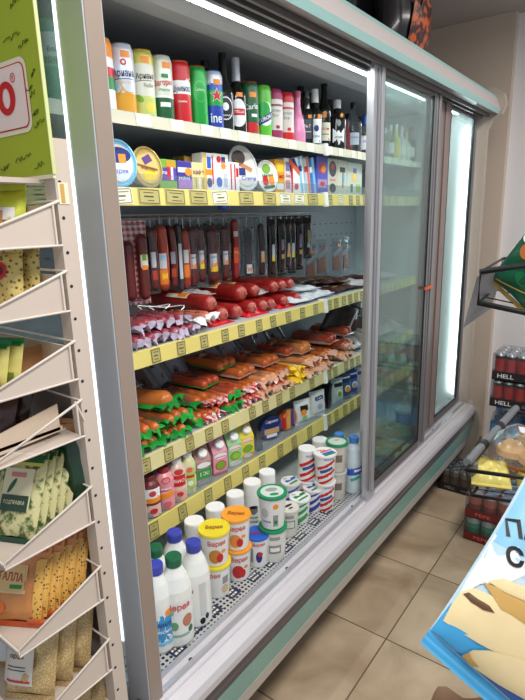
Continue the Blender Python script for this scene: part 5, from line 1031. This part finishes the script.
for k in range(3):
    bag(6, -.872 + .0 * k, .376 + .04 * k, .1, .15, .043, RICE, [D(rec(.07, .085, -.02, .075), mat((214, 206, 196), .4)), D(rec(.05, .003, -.02, .1), RED, .0014), T('ориз', .03, .012, BLACK, -.02, .085, 0, .0015), D(rec(.04, .0015, -.02, .066), BLACK, .0015), D(rec(.04, .0015, -.02, .06), BLACK, .0015), D(rec(.06, .004, -.02, .04), RED, .0015)] if k == 0 else [], 'beige bag of grain, %s from the front of the second-lowest bin' % ORD[k], lean=.4, yaw=.1, group=gr, wr=.3, seed=k + 40, name='grain_bag', cat='bag')
for k in range(2): bag(6, -1.0, .38 + .06 * k, .12, .15, .05, RICE2, [D(rec(.08, .09, 0, .075), LBW), D(rec(.06, .02, 0, .13), RED, .001)], 'labelled beige grain bag in the inner row of the second-lowest bin, %s from the front' % ORD[k], lean=.2, group=gr, wr=.25, seed=k + 50, name='grain_bag', cat='bag')
for k in range(3): bag(7, -.866, .375 + .047 * k, .1, .14, .043, RICE, [], 'beige grain bag in the lowest visible bin, %s from the front' % ORD[k], lean=.4, group=gr, wr=.3, seed=k + 60, name='grain_bag', cat='bag')
PAS = pattern((110, 84, 40), (222, 200, 120), 'voronoi', 120, .35, .3)
for k in range(2): bag(1, -.872, at_x(7, 285, -.872)[0] + .03 * k - .008, .07, .11, .024, PAS, [D(ell(.028, .03, 0, .07), RED), D(ell(.016, .016, 0, .07), mat((90, 30, 30), .4), .0014)], 'yellow speckled packet with a red dot, ' + ('front', 'rear')[k] + ' one in the second bin from the top', lean=.15, group='red-dot packets', seed=k + 70)
GP = mat((206, 196, 110), .35, var=.15, scale=30, coat=.3)
for k in range(3): bag(2, -.872 - .0 * k, .36 + .024 * k, .085, .085, .02, GP, [D(rec(.08, .01, 0, .076), GREEN), D(rec(.04, .02, 0, .05), mat((206, 100, 60), .4)), D(rec(.07, .012, 0, .02), mat((120, 130, 50), .4))], 'yellow packet with a green top edge, %s from the front of the third bin' % ORD[k], lean=.35, group='yellow packets in the third bin', seed=k + 80, sealm=GREEN)
bag(0, -.885, at_x(2, 205, -.885)[0], .07, .1, .03, mat((206, 214, 50), .35, coat=.3), [D(rec(.05, .02, 0, .05), WHITE)], 'bright yellow-green packet in the top bin of the rack', lean=.2)
for k in range(2): bag(3, -.905 - .05 * k, .38 + .06 * k, .11, .1, .04, mat((70, 40, 34), .3, var=.4, scale=30, coat=.3), [D(rec(.06, .03, 0, .05, .3), mat((150, 110, 70), .4))], 'dark brown packet behind the pale cardboard box, ' + ('front', 'rear')[k] + ' one', lean=.5, group='dark packets in the fourth bin', seed=k + 90)
bag(4, -.885, .505, .1, .19, .02, mat((200, 150, 110), .3, coat=.3), [], 'light brown clear packet at the back of the middle bin', lean=.05, wr=.3)

# ================================================================== RIGHT SIDE
def tray(x0, y0, z0, nx, ny, r, hc, body, bands, tray_m, txts, lab, group=None, top_m=SILVER, name='can_tray', th=.045):
    t = thing(name, lab, 'drink tray', (x0, y0, z0), 0, group)
    W, Dp = nx * r * 2 + .008, ny * r * 2 + .008
    c = MB().box(0, W, 0, Dp, 0, .003, tray_m).box(0, W, 0, .002, 0, th, tray_m).box(0, W, Dp - .002, Dp, 0, th, tray_m).box(0, .002, 0, Dp, 0, th, tray_m).box(W - .002, W, 0, Dp, 0, th, tray_m)
    c.build('cardboard_tray', t)
    m = MB()
    for (s, w_, sz, cx, cz, mt) in txts: m.text(s, sz, lambda a, b, l: (a, -.0005 - l, b), mt, cx * W, cz, .0008, 0, w_)
    for (s, w_, sz, cx, cz, mt) in txts[:1]: m.text(s, sz, lambda a, b, l: (-.0005 - l, -a, b), mt, -.5 * Dp, cz, .0008, 0, min(w_, Dp * .5))
    m.build('tray_print', t)
    pr = [(r * .8, 0), (r * .97, .008)]; ms = [SILVER]
    for (f0, mm), nx_ in zip(bands, [b[0] for b in bands[1:]] + [1.0]): pr.append((r * .97, .008 + (hc - .018) * nx_)); ms.append(mm)
    first = None
    for i in range(nx):
        for j in range(ny):
            if first is None:
                cm = MB().lathe(pr, ms, 16); cm.lathe([(r * .97, hc - .01), (r * .82, hc - .001), (r * .8, hc), (r * .76, hc - .004), (.0001, hc - .004)], top_m, 16, False)
                first = cm.build('can', t); o = first
            else:
                o = first.copy(); COL.objects.link(o); o.parent = t
            o.location = (.004 + r + i * 2 * r, .004 + r + j * 2 * r, .003)
    m = MB().box(-.001, W + .001, -.001, Dp + .001, th, hc + .004, SHRINK); m.build('shrink_film', t)
    return t
SHRINK = glass_mat((236, 238, 240), .05, 1.3, 'shrink_film', .1)
BK = mat((30, 28, 30), .45); HR = mat((190, 34, 40), .3, .2)
hb = [(0, BK), (.3, HR), (.86, BK)]
tray(-.63, 2.80, .70, 6, 4, .0265, .134, None, hb, BK, [('HELL', .08, .03, .2, .023, WHITE), ('CLASSIC', .09, .018, .62, .02, GREY)], 'black tray of red energy drink cans, top of the stack by the far wall', 'stacked energy drink trays')
tray(-.63, 2.80, .555, 6, 4, .0265, .134, None, hb, BK, [('HELL', .08, .03, .2, .023, WHITE), ('CLASSIC', .09, .018, .62, .02, GREY)], 'black tray of red energy drink cans, second from the top of the stack', 'stacked energy drink trays')
# bottle pack under them
t = thing('bottle_pack', 'shrink-wrapped pack of blue-labelled water bottles under the energy drink trays', 'bottle pack', (-.63, 2.80, .235), 0)
fb = None
for i in range(4):
    for j in range(3):
        if fb is None:
            m = MB().lathe([(.034, 0), (.038, .01), (.038, .1), (.035, .11), (.038, .12), (.038, .22), (.028, .27), (.014, .295), (.013, .305)], [PGLASS] * 3 + [mat((70, 150, 210), .35)] * 2 + [PGLASS] * 3, 18); m.lathe([(.016, .298), (.016, .316), (.014, .319)], mat((40, 110, 200), .4), 14)
            fb = m.build('water_bottle', t); o = fb
        else: o = fb.copy(); COL.objects.link(o); o.parent = t
        o.location = (.042 + i * .079, .042 + j * .079, .0)
tray(-.63, 2.80, .0, 6, 4, .0265, .105, None, [(0, GREY), (.5, NAVY)], CARD, [], 'brown cardboard can tray on the floor under the water bottles', None, th=.1)
tray(-.63, 2.80, .118, 6, 4, .0265, .105, None, [(0, GREY), (.5, NAVY)], CARD, [], 'brown cardboard can tray directly under the water bottles', None, th=.1)
TRR = mat((120, 34, 38), .45); SAL_ = mat((226, 110, 90), .45)
tray(-.605, 2.385, .0, 6, 4, .033, .118, None, [(0, mat((40, 130, 110), .35, .2)), (.55, mat((60, 160, 140), .35, .2)), (.8, mat((190, 206, 200), .35, .3))], TRR, [('PEPE', .07, .022, .2, .022, SAL_), ('STELL', .12, .022, .66, .02, SAL_)], 'tray of teal-green cans in a dark red tray on the tiled floor', 'floor stack of can trays')
tray(-.605, 2.385, .124, 6, 4, .033, .118, None, [(0, mat((150, 60, 60), .35, .2)), (.6, mat((190, 110, 100), .35, .2))], TRR, [('PEPE', .07, .022, .2, .022, SAL_), ('STELL', .12, .022, .66, .02, SAL_)], 'tray of reddish cans stacked on the teal-green cans', 'floor stack of can trays')
BRC = mat((96, 76, 66), .3, .3)
tray(-.87, 2.80, .0, 4, 6, .0265, .125, None, [(0, BRC), (.75, mat((150, 136, 124), .3, .4))], BK, [('HELL', .06, .024, .3, .022, GREY), ('COFFEE', .07, .016, .74, .02, GREY)], 'tray of dark brown cans on the floor at the far end of the refrigerator')

# black wire rack on the right with baskets
BW = mat((16, 16, 18), .5); GT = mat((128, 130, 136), .4, .3)
wr_ = thing('wire_rack', 'black wire rack with baskets at the right edge, grey side rail', 'rack', (.0, 1.9, 0))
def wp(name, mb, par=None, lab=None):
    o = mb.build(name, par or wr_)
    if not par: o.matrix_parent_inverse = Matrix.Translation((0, -1.9, 0))
    if lab: o['label'] = lab
    return o
A = Vector((-.414, 1.606, .75)); U = Vector((.36, .10, 0)); V = Vector((.02, .62, 0)); dn = Vector((.012, 0, -.09))
bs = MB(); P = lambda a, b, c=0: A + U * a + V * b + dn * c
bs.tube([P(0, 0), P(1, 0), P(1, 1), P(0, 1)], .007, BW, 8, True); bs.tube([P(.02, .02, 1), P(1, .02, 1), P(1, 1, 1), P(.02, 1, 1)], .006, BW, 8, True)
for k in range(3): bs.tube([P(.02 + .48 * k, .02, 1), P(.0 + .5 * k, 0, 0)], .0035, BW, 8)
for k in range(8): bs.tube([P(.02, .1 + .115 * k, 1), P(1, .1 + .115 * k, 1)], .002, BW, 6)
wp('lower_basket', bs)
g = MB(); g.tube([P(-.02, .06, -.1), P(-.02, 1.04, -.1)], .014, GT, 12)
for a, b in ((.30, .36), (.62, .68)): g.tube([P(-.02, a, -.1), P(-.02, b, -.1)], .016, BW, 12)
g.tube([P(0.02, .1, 0), P(0, .12, .6), P(.02, .14, 1)], .011, GT, 10)
wp('side_rail', g, lab='thick grey side rail with black bands')
ub = MB(); TL_, BL_, TR_, BR_ = Vector((-.414, 1.6, 1.379)), Vector((-.414, 1.6, 1.289)), Vector((-.05, 1.775, 1.44)), Vector((-.05, 1.775, 1.20)); bk_ = Vector((-.02, .34, .01))
ub.tube([BL_, TL_, TR_, BR_], .0085, BW, 8, True); ub.tube([BL_ + bk_, TL_ + bk_, TR_ + bk_, BR_ + bk_], .005, BW, 8, True)
for q in (TL_, BL_, TR_, BR_): ub.tube([q, q + bk_], .004, BW, 8)
for k in (2, 5): ub.tube([BL_ + bk_ * k / 7, BR_ + bk_ * k / 7], .002, BW, 6)
wp('upper_basket', ub)
def quad_panel(name, px, y, th, mt, lab):
    f = [at_y(u, v, yy) + (yy,) for (u, v), yy in zip(px, y)]; a = [(x, yy, z) for x, z, yy in f]; b = [(x, yy + th, z) for x, z, yy in f]
    return wp(name, MB().add(a + b, [(0, 1, 2, 3), (7, 6, 5, 4), (0, 4, 5, 1), (1, 5, 6, 2), (2, 6, 7, 3), (3, 7, 4, 0)], mt, False), lab=lab)
quad_panel('end_plate', [(477, 277), (507, 263), (490, 309), (463, 328)], [1.64, 1.80, 1.80, 1.64], .004, mat((128, 126, 132), .5), 'grey slanted end plate')
po = MB()
for x, y in ((.02, 1.75), (.02, 2.32)): po.tube([(x, y, 0), (x, y, 1.85)], .012, BW, 10)
po.tube([(.02, 1.75, .02), (.02, 2.32, .02)], .012, BW, 8); po.tube([P(1, .1), (.02, 1.75, .75)], .006, BW, 8); po.tube([TR_, (.02, 1.75, 1.44)], .006, BW, 8); po.tube([P(1, 1), (.02, 2.32, .75)], .006, BW, 8)
wp('post_frame', po)
# basket goods
CG = mat((14, 84, 58), .3, var=.25, scale=14, coat=.3); CGO = mat((196, 168, 96), .3, .3)
def place_bag(name, cat, lab, loc, rot, w, h, t_, base, decs, wr=.2, seed=1, group=None, sealm=None):
    t = thing(name, lab, cat, loc, 0, group); t.rotation_euler = rot
    m = MB(); m.pillow(w, h, t_, base, n=16, wr=wr, seed=seed, seal_m=sealm, seal=.012); m.build('bag_body', t)
    p = MB(); fm = lambda a, b, l: (t_ / 2 * max(0, (1 - abs(2 * a / w) ** 3)) ** .5 * max(0, 1 - abs((b - h / 2) / (h / 2 - .012)) ** 3.5) ** .5 * (1 + wr * .3) + l + .001, a, b)
    for q in decs: q(p, fm)
    if p.v: p.build('print', t)
    return t
place_bag('chips_bag', 'bag', 'dark green chips bag with gold edges lying in the upper wire basket', (-.365, 1.74, 1.285), (-.62, 0, -1.9), .17, .24, .06, CG, [D(ell(.05, .05, -.03, .16), mat((190, 110, 50), .4)), D(ell(.05, .03, -.05, .19, rot=.4), WHITE, .001), D(ell(.05, .04, .01, .09), mat((16, 120, 70), .4)), D(rec(.13, .004, 0, .05, .3), CGO, .001)], sealm=CGO)
place_bag('chips_bag', 'bag', 'second dark green bag with a gold seal behind the first in the upper basket', (-.25, 1.86, 1.26), (-.3, 0, -1.5), .18, .25, .06, CG, [D(ell(.06, .04, 0, .18), WHITE)], seed=4, sealm=CGO)
BUN = mat((226, 182, 120), .4, var=.2, scale=20, coat=.3)
t = thing('bread_bag', 'clear bag of golden round pastries lying in the lower wire basket', 'bag', (-.25, 1.87, .665), 0)
for i, (dx, dy, dz, r) in enumerate(((-.075, -.03, .09, .055), (.0, -.05, .085, .055), (-.035, .06, .10, .055), (.05, .04, .09, .055), (-.01, .0, .115, .05))):
    m = MB(); m.T = Matrix.Translation((dx, dy, dz - .03)); m.lathe([(r * .6, 0), (r, .015), (r * .95, .035), (r * .6, .052), (.001, .056)], BUN, 20); m.build('pastry', t)
m = MB(); m.T = Matrix.Translation((.12, .0, .085)) @ Matrix.Rotation(-PI / 2, 4, 'Y'); m.pillow(.25, .28, .13, WRAP, n=18, wr=.22, seed=6); m.build('clear_bag', t)
m = MB(); m.T = Matrix.Translation((-.03, -.02, .158)) @ Matrix.Rotation(.4, 4, 'Y'); m.decal(rec(.07, .045, 0, 0, .3), lambda a, b, l: (a, b, l - a * a * 5), mat((226, 226, 230), .25)); m.build('label', t)
m = MB().tube([(-.02 + .128 * math.cos(a), .112 * math.sin(a), .052 + .006 * math.sin(3 * a)) for a in [k * PI / 12 for k in range(24)]], .006, mat((150, 80, 40), .4), 6, True); m.build('brown_band', t)
YB = mat((224, 208, 112), .35, var=.12, scale=14, coat=.3)
place_bag('snack_bag', 'bag', 'pale yellow crumpled bag at the front of the lower wire basket', (-.345, 1.655, .69), (0, -PI / 2 + .1, -PI / 2 + .3), .12, .16, .06, YB, [], wr=.3, seed=8)
place_bag('snack_bag', 'bag', 'olive and yellow bag beside the crumpled yellow bag in the lower basket', (-.225, 1.70, .69), (0, -PI / 2 + .1, -PI / 2 + .3), .1, .13, .065, mat((150, 136, 60), .35, var=.3, scale=14), [D(ell(.04, .04, 0, .07), YB)], wr=.4, seed=9)
place_bag('snack_bag', 'bag', 'pale green-white bag standing behind the pastries in the lower basket', (-.23, 2.05, .668), (-.2, 0, -1.5), .16, .2, .06, mat((214, 222, 190), .35, var=.1, scale=14), [D(ell(.06, .04, 0, .06), mat((206, 110, 60), .4))], wr=.3, seed=10)

# big blue bag of corn sticks in the foreground
cw = lambda a: Vector((AX.dot(Vector(a)), AY.dot(Vector(a)), AZ.dot(Vector(a))))
wv = cw((.77, .64, -.14)).normalized(); hv = cw((.64, -.77, .16)); hv = (hv - wv * hv.dot(wv)).normalized(); nv = wv.cross(hv)
d0 = ray(420, 643) * (.80 / F); blc = CAM + d0
Wb, Hb, Tb = .27, .40, .07
t = bpy.data.objects.new('corn_stick_bag', None); COL.objects.link(t); t.empty_display_size = .02
tag(t, 'large blue and white bag of corn sticks with black lettering in the right foreground', 'bag')
org = blc + wv * (Wb / 2)
M = Matrix.Identity(4)
for i in range(3): M[i][0], M[i][1], M[i][2], M[i][3] = nv[i], wv[i], hv[i], org[i]
t.matrix_world = M
BBL = mat((66, 164, 220), .32, var=.03, coat=.3); BDK = mat((24, 92, 176), .32, coat=.3); BWH = mat((226, 230, 232), .32, coat=.3); CRN = mat((236, 214, 164), .45, var=.06, scale=40); CRD = mat((206, 164, 92), .45); CRE = mat((96, 64, 36), .5)
flare = lambda b: 1 + .24 * (max(0, b) / Hb) ** 2
def bagz(a, b): return Tb / 2 * max(0, (1 - abs(2 * a / Wb) ** 3)) ** .5 * max(0, 1 - abs((b - Hb / 2) / (Hb / 2 - .023)) ** 3.5) ** .5
m = MB(); n = 44
for side in (1, -1):
    vs = []
    for i in range(n + 1):
        for k in range(n + 1):
            a = -1 + 2 * i / n; b = -1 + 2 * k / n; aa, bb = a * Wb / 2, Hb / 2 + b * (Hb / 2 - .023); vs.append((side * bagz(aa, bb), aa * flare(bb), bb))
    fs = [(i * (n + 1) + k, (i + 1) * (n + 1) + k, (i + 1) * (n + 1) + k + 1, i * (n + 1) + k + 1) for i in range(n) for k in range(n)]
    m.add(vs, fs if side > 0 else [tuple(reversed(f)) for f in fs], mat((186, 214, 230), .32, coat=.3) if side > 0 else BBL)
m.build('bag_body', t)
for nm, z0, z1 in (('bottom_seal', 0, .025), ('top_seal', Hb - .025, Hb)):
    s = MB(); k = 0; z = z0
    while z < z1 - .001: s.box(-.0012 - (.0008 if k % 2 else 0), .0012 + (.0008 if k % 2 else 0), -Wb / 2 * flare(z), Wb / 2 * flare(z), z, z + .0052, BBL if k % 2 else mat((90, 184, 232), .3, coat=.3)); z += .0052; k += 1
    s.build(nm, t)
p = MB(); fmB = lambda a, b, l: (bagz(max(-Wb / 2 * .985, min(Wb / 2 * .985, a)), b) + l, max(-Wb / 2, min(Wb / 2, a)), b)
fmB = (lambda g: lambda a, b, l: (lambda q: (q[0], q[1] * flare(q[2]), q[2]))(g(a, max(.0255, b), l)))(fmB)
half = Wb / 2
def band(b0, b1, mt, l, b2=None, b3=None):
    """printed band across the bag; b2, b3: heights at the right edge"""
    N = 40; b2 = b0 if b2 is None else b2; b3 = b1 if b3 is None else b3; vs = []; K = 16
    for i in range(N + 1):
        s = i / N; a = -half * .995 + s * Wb * .995; lo = b0 + (b2 - b0) * s; hi = b1 + (b3 - b1) * s
        for k in range(K + 1): vs.append(fmB(a, lo + (hi - lo) * k / K, l))
    p.add(vs, [(i * (K + 1) + k, (i + 1) * (K + 1) + k, (i + 1) * (K + 1) + k + 1, i * (K + 1) + k + 1) for i in range(N) for k in range(K)], mt)
Lc = lambda pts: [((.77 * (u - 420) + .64 * (v - 643)) / 650 - half, (.64 * (u - 420) - .77 * (v - 643)) / 650) for u, v in pts]
band(.0255, .062, BBL, .0012, .0255, .16)
p.decal(Lc([(428, 633), (452, 605), (470, 618), (520, 640), (560, 660), (560, 720), (500, 712), (450, 672)]), fmB, BBL, .0018, 8)
p.decal(Lc([(432, 640), (452, 650), (474, 655), (520, 670), (570, 700), (570, 740), (500, 720), (462, 682)]), fmB, BDK, .0026, 8)
p.decal(Lc([(442, 621), (452, 606), (463, 594), (474, 590), (500, 600), (530, 612), (600, 650), (600, 700), (540, 672), (505, 654), (470, 637)]), fmB, CRN, .0034, 8)
p.decal(Lc([(482, 584), (494, 588), (530, 604), (600, 640), (600, 660), (520, 622), (494, 606)]), fmB, CRD, .0042, 8)
p.decal(Lc([(486, 583), (500, 580), (540, 594), (600, 620), (600, 642), (530, 604), (500, 592)]), fmB, CRN, .0050, 8)
p.decal(Lc([(463, 596), (468, 594), (484, 604), (488, 610), (478, 608), (468, 602)]), fmB, CRE, .0044, 4)
p.decal(Lc([(458, 651), (466, 644), (480, 643), (505, 648), (540, 662), (590, 690), (590, 712), (530, 695), (490, 675), (468, 663)]), fmB, CRN, .0050, 8)
p.decal(Lc([(457, 651), (463, 646), (465, 652), (472, 660), (466, 661)]), fmB, CRD, .0060, 3)
p.decal(Lc([(459, 599), (470, 582), (488, 556), (500, 540), (520, 552), (530, 572), (505, 584), (480, 586)]), fmB, WHITE, .0024, 6)
band(.19, .36, mat((138, 196, 226), .32, coat=.3), .0022, .25, .36)
band(.16, .19, mat((178, 212, 230), .32, coat=.3), .0018, .22, .25)
band(.13, .16, mat((206, 224, 234), .32, coat=.3), .0014, .19, .22)
band(.335, .35, YELLOW, .0016, .355, .364)
p.build('print', t)
q = MB(); q.text('ПАЛОЧКИ', .033, fmB, BLACK, -.06, .261, .0034, .55, .165, .035); q.text('СЛАДКИЕ', .035, fmB, BLACK, -.04, .227, .0034, .55, .17, .035); q.build('lettering', t)
hk = MB(); a_ = org + hv * (Hb - .02); hk.tube([a_, a_ + Vector((.12, .12, .12)), (.3, 1.4, 1.5), (.02, 1.75, 1.5)], .004, BW, 8); wp('display_arm', hk)
# paper sack just below the frame edge
x, y = at_z(446, 694, .30)
t = thing('paper_bag', 'beige paper bag with a crumpled top at the bottom edge of the picture', 'bag', (x + .04, y - .02, 0), .5)
m = MB(); PB = mat((206, 170, 140), .7, var=.1, scale=30)
vs = []; N = 24
for j, (zz, s) in enumerate(((0, 1), (.1, 1.02), (.2, .98), (.26, .95), (.30, .92))):
    for k in range(N):
        a = 2 * PI * k / N; r = .075 * s * (1 + .12 * math.sin(5 * a + j)) ; vs.append((r * math.cos(a) * 1.2, r * math.sin(a) * .7, zz + (.014 * math.sin(4 * a) if j == 4 else 0)))
m.add(vs, [(j * N + k, j * N + (k + 1) % N, (j + 1) * N + (k + 1) % N, (j + 1) * N + k) for j in range(4) for k in range(N)] + [tuple(reversed(range(N)))], PB); m.build('paper_body', t)

# ================================================================== LIGHT
def area(name, loc, rot, sx, sy, power, col=(1, 1, 1), spread=PI):
    l = bpy.data.lights.new(name, 'AREA'); l.shape = 'RECTANGLE'; l.size = sx; l.size_y = sy; l.energy = power; l.color = col; l.spread = spread
    o = bpy.data.objects.new(name, l); COL.objects.link(o); o.location = loc; o.rotation_euler = rot; return o
area('canopy_light', (-.93, 1.78, 2.022), (0, math.radians(-4), 0), .03, 2.2, 6.8, (.93, .97, 1))
area('side_lamp', (-.91, Y0 + .05, 1.25), (math.radians(-90), 0, math.radians(35)), .02, 1.4, 1.6, (.93, .97, 1))
area('end_lamp', (-.88, Y1 - .075, 1.25), (math.radians(90), 0, math.radians(-20)), .02, 1.4, 3.0, (.93, .97, 1))
area('ceiling_lamp', (.15, .5, 2.55), (0, 0, 0), .5, 1.4, 36, (1, .96, .91))
area('ceiling_lamp', (.2, 2.3, 2.55), (0, 0, 0), .4, 1.2, 20, (1, .96, .92))
w = bpy.data.worlds.new('world'); SC.world = w; w.use_nodes = True; w.node_tree.nodes['Background'].inputs[0].default_value = (.85, .92, 1, 1); w.node_tree.nodes['Background'].inputs[1].default_value = .52
SC.view_settings.view_transform = 'Standard'; SC.view_settings.look = 'None'; SC.view_settings.gamma = 1; SC.view_settings.exposure = 0; SC.view_settings.use_curve_mapping = False
SC.cycles.use_denoising = True; SC.cycles.max_bounces = 10; SC.cycles.transparent_max_bounces = 24
bpy.context.view_layer.update()
